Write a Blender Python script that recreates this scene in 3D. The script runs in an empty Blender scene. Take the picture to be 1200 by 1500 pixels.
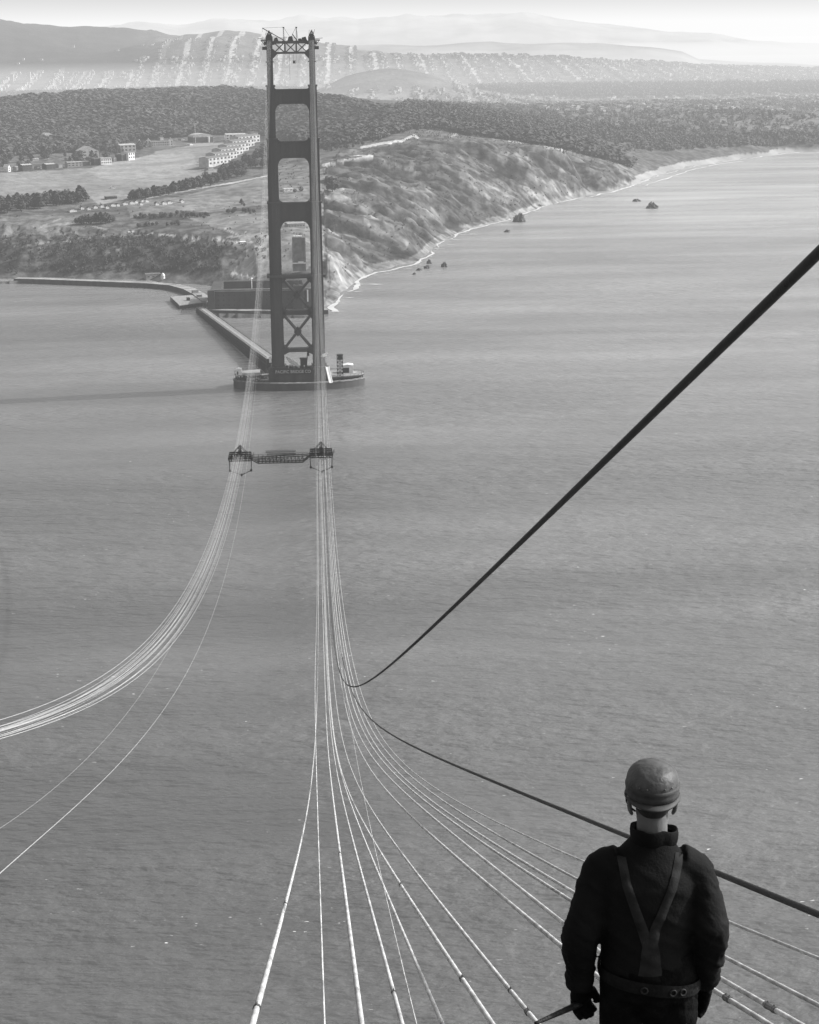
import bpy, math, random
import numpy as np
from mathutils import Vector, Matrix
from mathutils.bvhtree import BVHTree

# ------------------------------------------------------------------ basics
SC = bpy.context.scene
COL = SC.collection
rnd = random.Random(7)
nrs = np.random.RandomState(11)
R = math.radians

# World axes: X = west (right in the view), Y = south (away), Z = up, metres, water at 0.
# The camera stands beside the saddle on top of the north tower.
CX, CY, CZ, YAW, PIT, ROLL, FOC = 13.89, -8.558, 228.159, .046, .2397, -.0122, 2841.4
_F = np.array([math.sin(YAW)*math.cos(PIT), math.cos(YAW)*math.cos(PIT), -math.sin(PIT)])
_R = np.array([math.cos(YAW), -math.sin(YAW), 0.])
_U = np.cross(_R, _F)
_R2 = math.cos(ROLL)*_R + math.sin(ROLL)*_U
_U2 = -math.sin(ROLL)*_R + math.cos(ROLL)*_U
CAM = np.array([CX, CY, CZ])

def proj(P):
    P = np.atleast_2d(P) - CAM
    d = P@_F
    return 600 + FOC*(P@_R2)/d, 750 - FOC*(P@_U2)/d

def ray(u, v):
    return _F + (u-600)/FOC*_R2 + (750-v)/FOC*_U2

def at(u, v, z=0.):
    """survey a sighted point whose height is known"""
    r = ray(u, v); t = (z-CZ)/r[2]
    return CAM + t*r

def atD(u, v, D):
    """survey a sighted point whose range is known"""
    r = ray(u, v); t = D/math.hypot(r[0], r[1])
    return CAM + t*r

def atDz(u, D, z):
    r = ray(u, 55.); t = D/math.hypot(r[0], r[1])
    p = CAM + t*r; p[2] = z
    return p

# ------------------------------------------------------------------ mesh builder
class MB:
    def __init__(s): s.v = []; s.f = []; s.m = []
    def add(s, vs, fs, mi=0):
        o = len(s.v); s.v += [tuple(map(float, p)) for p in vs]
        s.f += [tuple(i+o for i in f) for f in fs]; s.m += [mi]*len(fs); return s
    def box(s, x0, x1, y0, y1, z0, z1, mi=0, rz=0., org=(0, 0, 0)):
        c, n = math.cos(rz), math.sin(rz); vs = []
        for z in (z0, z1):
            for x, y in ((x0, y0), (x1, y0), (x1, y1), (x0, y1)):
                vs.append((org[0]+x*c-y*n, org[1]+x*n+y*c, org[2]+z))
        return s.add(vs, [(0, 3, 2, 1), (4, 5, 6, 7), (0, 1, 5, 4), (1, 2, 6, 5), (2, 3, 7, 6), (3, 0, 4, 7)], mi)
    def bar(s, a, b, w, h=None, mi=0):
        """rectangular bar from a to b"""
        h = h or w; a = Vector(a); b = Vector(b); d = (b-a)
        if d.length < 1e-6: return s
        d.normalize(); up = Vector((0, 0, 1)) if abs(d.z) < .95 else Vector((0, 1, 0))
        x = d.cross(up).normalized(); y = x.cross(d).normalized()
        vs = []
        for p in (a, b):
            for i, j in ((-1, -1), (1, -1), (1, 1), (-1, 1)):
                vs.append(p + x*i*w/2 + y*j*h/2)
        return s.add(vs, [(0, 1, 2, 3), (7, 6, 5, 4), (0, 4, 5, 1), (1, 5, 6, 2), (2, 6, 7, 3), (3, 7, 4, 0)], mi)
    def tube(s, pts, rad, n=8, mi=0, cap=True):
        pts = [Vector(p) for p in pts]; N = len(pts)
        rad = rad if hasattr(rad, '__len__') else [rad]*N
        vs = []; x = None
        for i, p in enumerate(pts):
            d = (pts[min(i+1, N-1)]-pts[max(i-1, 0)]).normalized()
            if x is None:
                x = d.orthogonal().normalized()
            else:
                x = (x - d*x.dot(d)).normalized()
            y = d.cross(x)
            for k in range(n):
                a = 2*math.pi*k/n
                vs.append(p + (x*math.cos(a)+y*math.sin(a))*rad[i])
        fs = []
        for i in range(N-1):
            for k in range(n):
                k2 = (k+1) % n
                fs.append((i*n+k, i*n+k2, (i+1)*n+k2, (i+1)*n+k))
        if cap:
            fs.append(tuple(reversed(range(n)))); fs.append(tuple(range((N-1)*n, N*n)))
        return s.add(vs, fs, mi)
    def loft(s, secs, n=20, mi=0):
        """closed loft through elliptic sections (centre, rx, ry, optional tilt about X)"""
        vs = []
        for c, rx, ry, *t in secs:
            ti = t[0] if t else 0.
            for k in range(n):
                a = 2*math.pi*k/n
                x, y = rx*math.cos(a), ry*math.sin(a)
                vs.append((c[0]+x, c[1]+y*math.cos(ti), c[2]+y*math.sin(ti)))
        fs = []
        for i in range(len(secs)-1):
            for k in range(n):
                k2 = (k+1) % n
                fs.append((i*n+k, i*n+k2, (i+1)*n+k2, (i+1)*n+k))
        fs.append(tuple(reversed(range(n)))); fs.append(tuple(range((len(secs)-1)*n, len(secs)*n)))
        return s.add(vs, fs, mi)
    def prism(s, poly, y0, y1, mi=0):
        """polygon in XZ extruded along Y"""
        n = len(poly)
        vs = [(x, y0, z) for x, z in poly] + [(x, y1, z) for x, z in poly]
        fs = [tuple(range(n)), tuple(reversed(range(n, 2*n)))]
        for i in range(n):
            j = (i+1) % n; fs.append((j, i, i+n, j+n))
        return s.add(vs, fs, mi)
    def mesh(s, name, mats, smooth=False):
        me = bpy.data.meshes.new(name); me.from_pydata(s.v, [], s.f); me.update()
        for m in (mats if isinstance(mats, (list, tuple)) else [mats]): me.materials.append(m)
        if any(s.m): me.polygons.foreach_set('material_index', s.m)
        if smooth: me.polygons.foreach_set('use_smooth', [True]*len(s.f))
        return me
    def build(s, name, mats, parent=None, smooth=False, loc=(0, 0, 0)):
        o = bpy.data.objects.new(name, s.mesh(name, mats, smooth)); COL.objects.link(o)
        o.location = loc
        if parent is not None: o.parent = parent
        return o

def np_mesh(name, V, F, mat, mi=None, parent=None, smooth=False):
    """fast mesh from arrays; F is (n,4) or (n,3)"""
    me = bpy.data.meshes.new(name); k = F.shape[1]
    me.vertices.add(len(V)); me.vertices.foreach_set('co', np.asarray(V, np.float32).ravel())
    me.loops.add(F.size); me.loops.foreach_set('vertex_index', F.astype(np.int32).ravel())
    me.polygons.add(len(F))
    me.polygons.foreach_set('loop_start', np.arange(0, F.size, k, dtype=np.int32))
    for m in (mat if isinstance(mat, (list, tuple)) else [mat]): me.materials.append(m)
    if mi is not None: me.polygons.foreach_set('material_index', mi.astype(np.int32))
    me.polygons.foreach_set('use_smooth', np.full(len(F), smooth, dtype=bool))
    me.update(calc_edges=True); me.validate()
    o = bpy.data.objects.new(name, me); COL.objects.link(o)
    if parent is not None: o.parent = parent
    return o

def tag(o, label=None, cat=None, group=None, kind=None):
    if label: o['label'] = label
    if cat: o['category'] = cat
    if group: o['group'] = group
    if kind: o['kind'] = kind
    return o

def thing(name, label, cat, loc=(0, 0, 0), rz=0., group=None):
    o = bpy.data.objects.new(name, None); COL.objects.link(o)
    o.location = loc; o.rotation_euler = (0, 0, rz); o.empty_display_size = .1
    return tag(o, label, cat, group)

def copy_tree(o, parent=None):
    c = o.copy(); COL.objects.link(c)
    if parent is not None: c.parent = parent
    for ch in list(o.children): copy_tree(ch, c)
    return c

# ------------------------------------------------------------------ materials (all neutral: a black and white world)
def mat(name, base, rough=.75, spec=.3, var=0., vscale=1., metal=0., bump=0., bscale=5., coord='Object', streak=None, attr=None):
    m = bpy.data.materials.new(name); m.use_nodes = True
    nt = m.node_tree; N, L = nt.nodes, nt.links
    b = N['Principled BSDF']
    b.inputs['Base Color'].default_value = (base, base, base, 1)
    b.inputs['Roughness'].default_value = rough; b.inputs['Metallic'].default_value = metal
    b.inputs['Specular IOR Level'].default_value = spec
    tc = N.new('ShaderNodeTexCoord')
    if var:
        mp = N.new('ShaderNodeMapping'); L.new(tc.outputs[coord], mp.inputs[0])
        mp.inputs['Scale'].default_value = streak or (1, 1, 1)
        n = N.new('ShaderNodeTexNoise'); n.inputs['Scale'].default_value = vscale; n.inputs['Detail'].default_value = 5
        L.new(mp.outputs[0], n.inputs['Vector'])
        mr = N.new('ShaderNodeMapRange'); mr.inputs['From Min'].default_value = .3; mr.inputs['From Max'].default_value = .7
        mr.inputs['To Min'].default_value = base*(1-var); mr.inputs['To Max'].default_value = base*(1+var)
        L.new(n.outputs['Fac'], mr.inputs['Value']); L.new(mr.outputs[0], b.inputs['Base Color'])
    if bump:
        n2 = N.new('ShaderNodeTexNoise'); n2.inputs['Scale'].default_value = bscale; n2.inputs['Detail'].default_value = 6
        L.new(tc.outputs[coord], n2.inputs['Vector'])
        bp = N.new('ShaderNodeBump'); bp.inputs['Strength'].default_value = bump; bp.inputs['Distance'].default_value = 1./bscale
        L.new(n2.outputs['Fac'], bp.inputs['Height']); L.new(bp.outputs[0], b.inputs['Normal'])
    return m

M_STEEL = mat('tower_steel', .055, .6, .3, .3, .15, streak=(1, 1, .15))
M_STEEL2 = mat('dark_steel', .022, .6, .3, .2, .5)
M_CONC = mat('concrete', .2, .9, .2, .3, .12)
M_DCONC = mat('wet_concrete', .05, .8, .3, .4, .2, streak=(1, 1, .2))
M_WHITE = mat('white_paint', .75, .7, .3, .12, .3)
M_PLANK = mat('pale_planks', .27, .85, .2, .25, .5)
M_TIMBER = mat('dark_timber', .05, .9, .2, .4, .4)
M_ROOF = mat('slate_roof', .13, .8, .2, .25, .3)
M_LROOF = mat('pale_roof', .36, .8, .2, .25, .3)
M_GLASS = mat('window_dark', .05, .2, .5)
M_WALLG = mat('grey_wall', .28, .85, .2, .2, .2)
M_BRICK = mat('brick', .055, .9, .2, .35, .08)
M_TRUNK = mat('bark', .05, .95, .1)
M_LEAF = mat('foliage', .055, .8, .15, .45, .06, coord='Object')
M_ROCK = mat('wet_rock', .07, .8, .3, .5, .25)
M_FOAM = mat('foam', .5, .9, .2, .15, .05)

# ------------------------------------------------------------------ numeric noise
def _hash(ix, iy, s):
    h = (ix*374761393 + iy*668265263 + s*1442695041) & 0xffffffff
    h = ((h ^ (h >> 13))*1274126177) & 0xffffffff
    return ((h ^ (h >> 16)) & 0xffff)/65535.

def vnoise(x, y, s=0):
    x = np.asarray(x, float); y = np.asarray(y, float)
    xi = np.floor(x).astype(np.int64); yi = np.floor(y).astype(np.int64)
    fx = x-xi; fy = y-yi; fx = fx*fx*(3-2*fx); fy = fy*fy*(3-2*fy)
    a = _hash(xi, yi, s); b = _hash(xi+1, yi, s); c = _hash(xi, yi+1, s); d = _hash(xi+1, yi+1, s)
    return (a*(1-fx)+b*fx)*(1-fy)+(c*(1-fx)+d*fx)*fy

def fbm(x, y, s=0, o=4):
    r = 0.; a = .5
    for i in range(o):
        r = r + a*(vnoise(x, y, s+i)-.5); x = np.asarray(x)*2.03+17; y = np.asarray(y)*2.03+5; a *= .55
    return r

def smooth(a, b, x):
    t = np.clip((x-a)/(b-a), 0, 1); return t*t*(3-2*t)

def inpoly(U, V, poly):
    r = np.zeros(U.shape, bool); n = len(poly); j = n-1
    for i in range(n):
        xi, yi = poly[i]; xj, yj = poly[j]
        if yi != yj:
            c = ((yi > V) != (yj > V)) & (U < (xj-xi)*(V-yi)/(yj-yi)+xi)
            r ^= c
        j = i
    return r

def linedist(U, V, line):
    d = np.full(U.shape, 1e9)
    for (x0, y0), (x1, y1) in zip(line[:-1], line[1:]):
        dx, dy = x1-x0, y1-y0; t = np.clip(((U-x0)*dx+(V-y0)*dy)/(dx*dx+dy*dy+1e-9), 0, 1)
        d = np.minimum(d, np.hypot(U-x0-t*dx, V-y0-t*dy))
    return d

# ------------------------------------------------------------------ terrain
WCOAST = [(480,457),(490,446),(500,435),(512,420),(528,408),(545,399),(570,394),(600,390),(615,383),(628,370),(645,356),(662,345),(680,338),(710,330),(740,322),(762,314),(790,304),(820,296),(850,290),(875,286),(900,279),(930,270),(950,261),(970,255),(1000,247),(1040,240),(1080,234),(1140,226),(1200,220),(1350,212),(1600,204)]
ECOAST = [(-400,409),(-200,410),(-60,411),(20,413),(70,412),(130,415),(200,419),(250,423),(278,432),(300,447),(310,461),(350,463),(400,463),(440,463),(478,461)]
cps = []
def cp(u, v, z): cps.append(at(u, v, z))
for u, v in WCOAST:
    cp(u, v, 0.)
    cps.append(at(u+6+(v < 300)*6, v+(6 if v > 300 else 3), -4.)); cps.append(at(u+30, v+(16 if v > 300 else 8), -14.))
for u, v in ECOAST:
    cp(u, v, -.5); cps.append(at(u, v+5, -5.)); cps.append(at(u, v+18, -14.))
for u, v, z in [(-100,520,-20),(300,560,-20),(600,600,-20),(900,450,-20),(1200,320,-20),(1600,250,-18),(480,520,-20),
    (-300,402,4),(-60,403,4),(20,404,4),(130,406,4),(240,410,4),(290,428,4),(330,448,4),(400,448,4),(460,450,4),
    (0,385,12),(100,385,13),(200,384,14),(300,398,10),(350,410,7),(-200,385,12),
    (0,347,30),(100,347,32),(200,350,31),(300,362,27),(-200,345,30),
    (0,322,42),(100,322,43),(200,332,39),(280,344,36),(330,365,28),(370,355,34),(375,385,22),(365,405,10),(-200,320,42),
    (0,295,50),(100,297,50),(200,302,49),(300,302,49),(380,300,50),(300,325,42),(-200,295,50),
    (0,268,54),(100,268,54),(200,268,55),(300,262,56),(380,258,58),(-200,268,54),
    (0,252,55),(100,242,57),(200,235,58),(300,215,62),(380,210,62),
    (0,225,62),(100,215,64),(200,200,68),(300,190,74),(380,185,78),(-200,225,62),
    (0,190,80),(100,180,88),(200,172,92),(300,166,95),(400,168,96),(-200,190,80),
    (-200,160,108),(0,154,112),(60,149,114),(100,145,115),(200,138,118),(300,137,118),(400,139,118),(480,146,113),(560,162,104),(620,173,98),(700,186,88),(760,195,78),(820,206,62),(860,214,48),(900,224,30),
    (480,200,86),(470,240,74),(430,260,64),(430,300,52),(440,335,44),(440,385,22),(430,420,7),(470,340,40),(470,380,24),(400,425,5),
    (500,224,80),(540,213,84),(600,200,88),(650,199,86),(700,203,80),(760,211,72),(830,226,57),(880,239,40),(912,250,20),
    (560,188,92),(640,188,90),(720,195,80),
    (500,262,66),(500,300,46),(500,345,28),(485,400,14),(490,428,3),(560,300,42),(590,345,20),(560,365,12),(540,388,4),
    (560,255,64),(620,250,60),(640,300,30),(655,328,8),(690,270,42),(715,305,14),(700,240,60),(760,250,45),(770,285,16),(820,262,26),(850,275,6),(880,262,16),(905,266,6),
    (935,262,2),(975,248,3),(1050,234,3),(1200,216,3),(1500,204,3),
    (955,242,9),(1020,224,14),(1100,214,18),(1200,206,20),(1400,200,22),(930,215,34),(1000,200,35),(1200,193,35),(1000,182,46),(1200,178,48),(1500,178,48),(870,190,52)]:
    cp(u, v, z)
for u in (-300, -100, 50, 200, 350, 500, 650, 800):
    cps.append(atDz(u, 5300, 50)); cps.append(atDz(u, 6600, 58))
for u in (950, 1100, 1250, 1500):
    cps.append(atDz(u, 5300, 55)); cps.append(atDz(u, 6800, 58))
for u, v in [(-300,30),(-100,24),(0,27),(30,31),(75,38),(125,44),(190,47),(235,58)]:
    cps.append(atD(u, v, 9600)); cps.append(atDz(u, 7400, 68)); cps.append(atD(u, v+22, 8700)); cps.append(atDz(u, 11500, 80))
for u, v in [(265,56),(300,50),(350,49),(400,56),(440,60),(480,63),(500,72),(540,79),(600,83),(700,85),(800,86),(900,89),(1000,94),(1200,101),(1500,104)]:
    cps.append(atD(u, v, 8700)); cps.append(atDz(u, 7000, 62)); cps.append(atD(u, v+(12 if u < 480 else 8), 7900)); cps.append(atDz(u, 11500, 30))
for u, v in [(505,112),(535,105),(570,100),(605,104),(640,112)]: cps.append(atD(u, v, 6000))
for u in (450, 700): cps.append(atDz(u, 6000, 60))
for u in (-300, 100, 500, 900, 1400): cps.append(atDz(u, 15000, -20)); cps.append(atDz(u, 22000, -60))

def polar(P):
    P = np.atleast_2d(P); dx = P[:, 0]-CX; dy = P[:, 1]-CY
    return np.stack([np.arctan2(dx, dy)*28, 28*np.log(np.hypot(dx, dy))], 1)
cps = np.array(cps)
_q = polar(cps)
def _phi(d2): return d2*np.log(d2+1e-9)*.5
_n = len(cps)
_A = np.zeros((_n+3, _n+3)); _d2 = ((_q[:, None]-_q[None])**2).sum(2)
_A[:_n, :_n] = _phi(_d2) + np.eye(_n)*.02
_P = np.hstack([np.ones((_n, 1)), _q]); _A[:_n, _n:] = _P; _A[_n:, :_n] = _P.T
_w = np.linalg.solve(_A, np.append(cps[:, 2], [0, 0, 0]))
def hbase(q):
    out = np.empty(len(q))
    for i in range(0, len(q), 20000):
        c = q[i:i+20000]
        d2 = (c[:, :1]-_q[:, 0][None])**2 + (c[:, 1:]-_q[:, 1][None])**2
        out[i:i+20000] = _phi(d2)@_w[:_n] + _w[_n] + c@_w[_n+1:]
    return out
TH = np.concatenate([np.linspace(-.42, -.185, 40, endpoint=False), np.linspace(-.185, .27, 760), np.linspace(.275, .5, 40)])
LD = np.concatenate([np.arange(math.log(1480), math.log(5200), .0026), np.arange(math.log(5200), math.log(21000), .009)])
nth, nld = len(TH), len(LD)
gT, gL = np.meshgrid(TH, LD)          # rows = range
GX = CX + np.exp(gL)*np.sin(gT); GY = CY + np.exp(gL)*np.cos(gT)
GZ = hbase(np.stack([gT.ravel()*28, gL.ravel()*28], 1)).reshape(gT.shape)
gU, gV = [a.reshape(GX.shape) for a in proj(np.stack([GX.ravel(), GY.ravel(), GZ.ravel()], 1))]
CLIFF = [(478,240),(500,228),(600,203),(700,206),(830,229),(915,250),(930,268),(850,288),(762,312),(680,336),(640,356),(612,382),(545,396),(500,432),(480,455),(474,300)]
wc = inpoly(gU, gV, CLIFF)
# gullies cut down the sea cliffs
gul = fbm(GY/34.+fbm(GX/90., GY/90., 5)*1.5, GX/170., 21, 5)
rid = 1-np.abs(fbm(GY/60., GX/260., 31, 4))*6
edge = smooth(2, 14, GZ)*(1-smooth(72, 92, GZ))
rid2 = .1-np.abs(fbm(GY/26.+GX/400.+fbm(GX/60., GY/60., 6, 3)*1.2, GX/130., 52, 4))
GZ = GZ + np.where(wc, (gul*34 + rid*3.5-1.+rid2*42)*edge, 0)
land = smooth(3, 12, GZ)
near = 1-smooth(4300, 5500, np.exp(gL))
GZ = GZ + land*near*(fbm(GX/70., GY/70., 3, 5)*5. + fbm(GX/18., GY/18., 9, 3)*2.)
bluff = inpoly(gU, gV, [(-500,330),(0,330),(190,338),(370,352),(375,400),(300,400),(250,404),(-500,398)])
GZ = GZ + np.where(bluff, fbm(GX/28., GY/40., 44, 5)*16*smooth(5, 14, GZ), 0)
far = smooth(6800, 8500, np.exp(gL))
GZ = GZ + far*(fbm(GX/650., GY/500., 77, 6)*60+(.12-np.abs(fbm(GX/420., GY/700., 88, 4)))*110)*smooth(70, 150, GZ)
gU, gV = [a.reshape(GX.shape) for a in proj(np.stack([GX.ravel(), GY.ravel(), GZ.ravel()], 1))]
_u0, _v0 = [a.reshape(GX.shape) for a in proj(np.stack([GX.ravel(), GY.ravel(), GX.ravel()*0], 1))]
SEA = inpoly(_u0, _v0, [(u, v+3) for u, v in ECOAST]+[(478, 900), (-400, 900)])
GZ = np.where(SEA, np.minimum(GZ, -8.5), GZ)
# which ground can be seen from the tower top
elev = (GZ-CZ)/np.exp(gL)
VIS = elev >= np.maximum.accumulate(elev, axis=0)-1e-6

def ground(x, y):
    th = math.atan2(x-CX, y-CY); ld = math.log(math.hypot(x-CX, y-CY))
    i = np.interp(th, TH, np.arange(nth)); j = np.interp(ld, LD, np.arange(nld))
    i0 = min(int(i), nth-2); j0 = min(int(j), nld-2); a = i-i0; b = j-j0
    return float((GZ[j0, i0]*(1-a)+GZ[j0, i0+1]*a)*(1-b)+(GZ[j0+1, i0]*(1-a)+GZ[j0+1, i0+1]*a)*b)

def on_ground(u, v, dmin=1500, dmax=12000):
    r = ray(u, v); h = math.hypot(r[0], r[1]); D = dmin
    while D < dmax:
        p = CAM + r*(D/h)
        if p[2] <= max(ground(p[0], p[1]), 0): return Vector((p[0], p[1], ground(p[0], p[1])))
        D *= 1.001
    p = CAM + r*(dmax/h); return Vector((p[0], p[1], ground(p[0], p[1])))
# tones painted over the land: R = albedo, G = scrub speckle, B = erosion streaks
tone = np.full(GX.shape, .11); spk = np.full(GX.shape, .6); strk = np.zeros(GX.shape)
Dg = np.exp(gL)
def paint(poly, t, s=.4, k=0.):
    m = inpoly(gU+fbm(GX/60., GY/60., 61, 3)*14, gV+fbm(GX/60., GY/60., 71, 3)*6, poly)
    tone[m] = t; spk[m] = s; strk[m] = k
FIELD = [(-400,256),(0,254),(60,250),(140,246),(200,236),(235,219),(300,210),(345,208),(330,225),(300,247),(330,250),(300,262),(210,283),(190,292),(150,300),(125,285),(0,296),(-400,300)]
FOREST = [(-500,150),(0,152),(100,143),(200,137),(300,136),(380,138),(480,145),(560,161),(620,173),(700,186),(760,195),(830,206),(900,226),(925,246),(880,233),(830,220),(750,206),(690,199),(640,190),(600,188),(560,203),(500,212),(470,218),(380,198),(330,197),(290,200),(200,205),(150,222),(60,225),(0,232),(-500,235)]
paint([(-600,120),(1700,120),(1700,500),(-600,500)], .12, .7)
paint(FIELD, .27, .25)
paint([(215,228),(280,226),(295,246),(240,262),(150,262),(120,250)], .33, .15)
paint([(185,300),(240,292),(380,262),(395,260),(395,300),(300,312),(190,318)], .22, .5)
paint([(-400,326),(0,322),(60,312),(130,312),(130,330),(60,345),(0,345),(-400,345)], .17, .6)
paint([(0,345),(190,342),(370,356),(330,395),(240,402),(-400,400),(-400,345)], .105, 1.)
paint([(90,352),(200,348),(330,362),(320,398),(240,400),(150,398),(60,398),(60,372)], .075, 1.)
for _p in ([(195,316),(268,311),(300,318),(262,324),(200,322)], [(200,328),(262,324),(268,333),(215,336)], [(262,308),(312,312),(310,322),(270,318)], [(330,306),(372,306),(374,316),(332,315)]): paint(_p, .07, .4)
paint([(270,318),(340,310),(395,312),(395,350),(330,338)], .22, .45)
paint([(350,345),(395,340),(395,420),(375,425),(340,402),(365,375)], .38, .5)
paint([(300,425),(395,400),(480,400),(480,462),(300,462)], .16, .6)
paint([(395,240),(470,230),(480,300),(480,400),(395,400)], .2, .6)
paint(FOREST, .05, .5)
paint(CLIFF, .088, .9, .6)
paint([(560,178),(640,186),(700,194),(760,204),(900,236),(880,240),(760,212),(600,196)], .14, .6)
for pl in ([(567,243),(600,243),(640,285),(620,292),(590,278)], [(668,250),(695,256),(730,272),(757,284),(747,299),(715,290),(685,279)],
           [(727,216),(745,222),(740,240),(730,236)], [(755,222),(780,230),(775,245),(760,238)], [(470,262),(500,270),(520,300),(500,310),(476,290)],
           [(520,290),(560,320),(600,355),(590,372),(545,350)], [(600,285),(640,310),(665,332),(650,345),(620,325)], [(480,330),(520,370),(540,385),(500,415),(480,400)],
           [(770,255),(850,272),(880,280),(800,296),(770,285)], [(480,395),(545,392),(500,430),(482,450)], [(900,235),(930,246),(925,262),(895,250)]):
    paint(pl, .165, .7, .8)
# shore: sand and boulders just above the water
cd = linedist(gU, gV, WCOAST)
sh = (GZ < 5) & (GZ > -2) & (gU > 470) & (cd < 12); tone[sh] = .24; spk[sh] = .6; strk[sh] = 0
sh = (GZ < 6.) & (gU > 925) & (Dg < 5200); tone[sh] = .36; spk[sh] = .05; strk[sh] = 0
# city, park and hills
ct = Dg > 5000; tone[ct] = .24; spk[ct] = .25; strk[ct] = 0
ct = (gU > 900) & (Dg > 4050) & (GZ > 15); tone[ct] = .17; spk[ct] = .5; strk[ct] = 0
ct = (gU > 640) & (Dg > 4600) & (GZ > 15); tone[ct] = .2; spk[ct] = .45; strk[ct] = 0
pk = (Dg > 6250) & (Dg < 6900); tone[pk] = .1; spk[pk] = .4
hl = (Dg > 5600) & (GZ > 75) & (Dg < 6300); tone[hl] = .15
st = (Dg > 6900) & (Dg < 8750) & ((gU > 215) | (GZ < 118)); _sa = math.atan2(*ray(515, 56)[:2]); _la = (GX-CX)*math.cos(_sa)-(GY-CY)*math.sin(_sa); st &= (np.abs((_la+46) % 92-46) < 11); tone[st] = .42
sl = (Dg > 7100) & ~st; tone[sl] = .15
hl = (Dg > 7800) & (gU < 245) & (GZ > 120); kk = 1-smooth(190, 300, gU+fbm(GX/300., GY/300., 91, 4)*120); hz = smooth(100, 140, GZ)*(Dg > 7600)*kk; tone = tone*(1-hz)+.04*hz
for ln, w, t in [([(190,339),(230,343),(280,348),(330,352),(372,360),(395,366)], 1.3, .5), ([(215,290),(290,276),(340,268),(395,257)], 1., .42),
                 ([(90,320),(60,332),(120,326),(160,338)], 1., .3), ([(360,340),(366,352),(378,368)], 1., .5), ([(474,242),(500,236),(520,230),(545,229)], 2.2, .42),
                 ([(530,216),(560,210),(590,206),(606,198),(612,202)], 1.8, .48), ([(640,189),(670,196),(660,200)], 1.4, .35), ([(745,206),(780,211),(820,218),(850,221)], 1.3, .45),
                 ([(578,163),(600,167)], 1.8, .4), ([(300,350),(345,347),(372,345)], 1., .4), ([(20,362),(70,356),(120,352),(160,342)], .9, .26), ([(150,372),(190,360),(240,352)], .9, .24), ([(330,335),(350,345),(372,365)], .8, .45)]:
    m = linedist(gU, gV, ln) < w; m &= Dg < 5000; tone[m] = t; spk[m] = .1; strk[m] = 0
tone = tone*.8
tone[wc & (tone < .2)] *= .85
tone = np.where(wc, tone*np.clip(1+rid2*5.+gul*1.2, .45, 1.4), tone)  # gully shade painted into the tone: hollows darker, ridges lighter

m = bpy.data.materials.new('land'); m.use_nodes = True; M_LAND = m
N, L = m.node_tree.nodes, m.node_tree.links; b = N['Principled BSDF']; b.inputs['Roughness'].default_value = .95; b.inputs['Specular IOR Level'].default_value = .1
at_ = N.new('ShaderNodeAttribute'); at_.attribute_name = 'tone'; sp = N.new('ShaderNodeSeparateColor'); L.new(at_.outputs['Color'], sp.inputs[0])
tc = N.new('ShaderNodeTexCoord')
def noise(scale, det=5, vec=None, sc=(1, 1, 1)):
    mp = N.new('ShaderNodeMapping'); mp.inputs['Scale'].default_value = sc; L.new(tc.outputs['Object'], mp.inputs[0])
    n = N.new('ShaderNodeTexNoise'); n.inputs['Scale'].default_value = scale; n.inputs['Detail'].default_value = det
    L.new(mp.outputs[0], n.inputs['Vector']); return n.outputs['Fac']
def ramp(v, a, b_, lo, hi):
    r = N.new('ShaderNodeMapRange'); r.inputs['From Min'].default_value = a; r.inputs['From Max'].default_value = b_
    r.inputs['To Min'].default_value = lo; r.inputs['To Max'].default_value = hi; L.new(v, r.inputs['Value']); return r.outputs[0]
def mth(op, a, b_=None):
    q = N.new('ShaderNodeMath'); q.operation = op
    for i, x in enumerate((a, b_)):
        if x is None: continue
        if isinstance(x, (int, float)): q.inputs[i].default_value = x
        else: L.new(x, q.inputs[i])
    return q.outputs[0]
broad = ramp(noise(.012, 6), .3, .7, .72, 1.28)
bush = ramp(noise(.075, 6), .42, .6, -.55, .42)
fine = ramp(noise(.35, 3), .3, .7, -.18, .18)
stre = ramp(noise(.05, 7, sc=(.35, 1.3, .5)), .38, .66, -.6, .9)
v = mth('MULTIPLY', sp.outputs[0], broad)
v = mth('MULTIPLY', v, mth('ADD', 1., mth('MULTIPLY', mth('ADD', bush, fine), sp.outputs[1])))
v = mth('MULTIPLY', v, mth('ADD', 1., mth('MULTIPLY', stre, sp.outputs[2])))
v = mth('MAXIMUM', v, .015)
L.new(v, b.inputs['Base Color'])
bp = N.new('ShaderNodeBump'); bp.inputs['Strength'].default_value = .7; bp.inputs['Distance'].default_value = 4.; L.new(noise(.06, 5), bp.inputs['Height']); L.new(bp.outputs[0], b.inputs['Normal'])

idx = np.arange(nth*nld).reshape(nld, nth)
F = np.stack([idx[:-1, :-1], idx[:-1, 1:], idx[1:, 1:], idx[1:, :-1]], -1).reshape(-1, 4)
zz = GZ.ravel()
F = F[(zz[F].max(1) > -9)]
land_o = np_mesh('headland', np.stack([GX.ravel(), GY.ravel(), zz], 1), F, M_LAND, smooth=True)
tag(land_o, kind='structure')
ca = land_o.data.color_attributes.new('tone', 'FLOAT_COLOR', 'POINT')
ca.data.foreach_set('color', np.stack([tone.ravel(), spk.ravel(), strk.ravel(), np.ones(tone.size)], 1).astype(np.float32).ravel())

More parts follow.
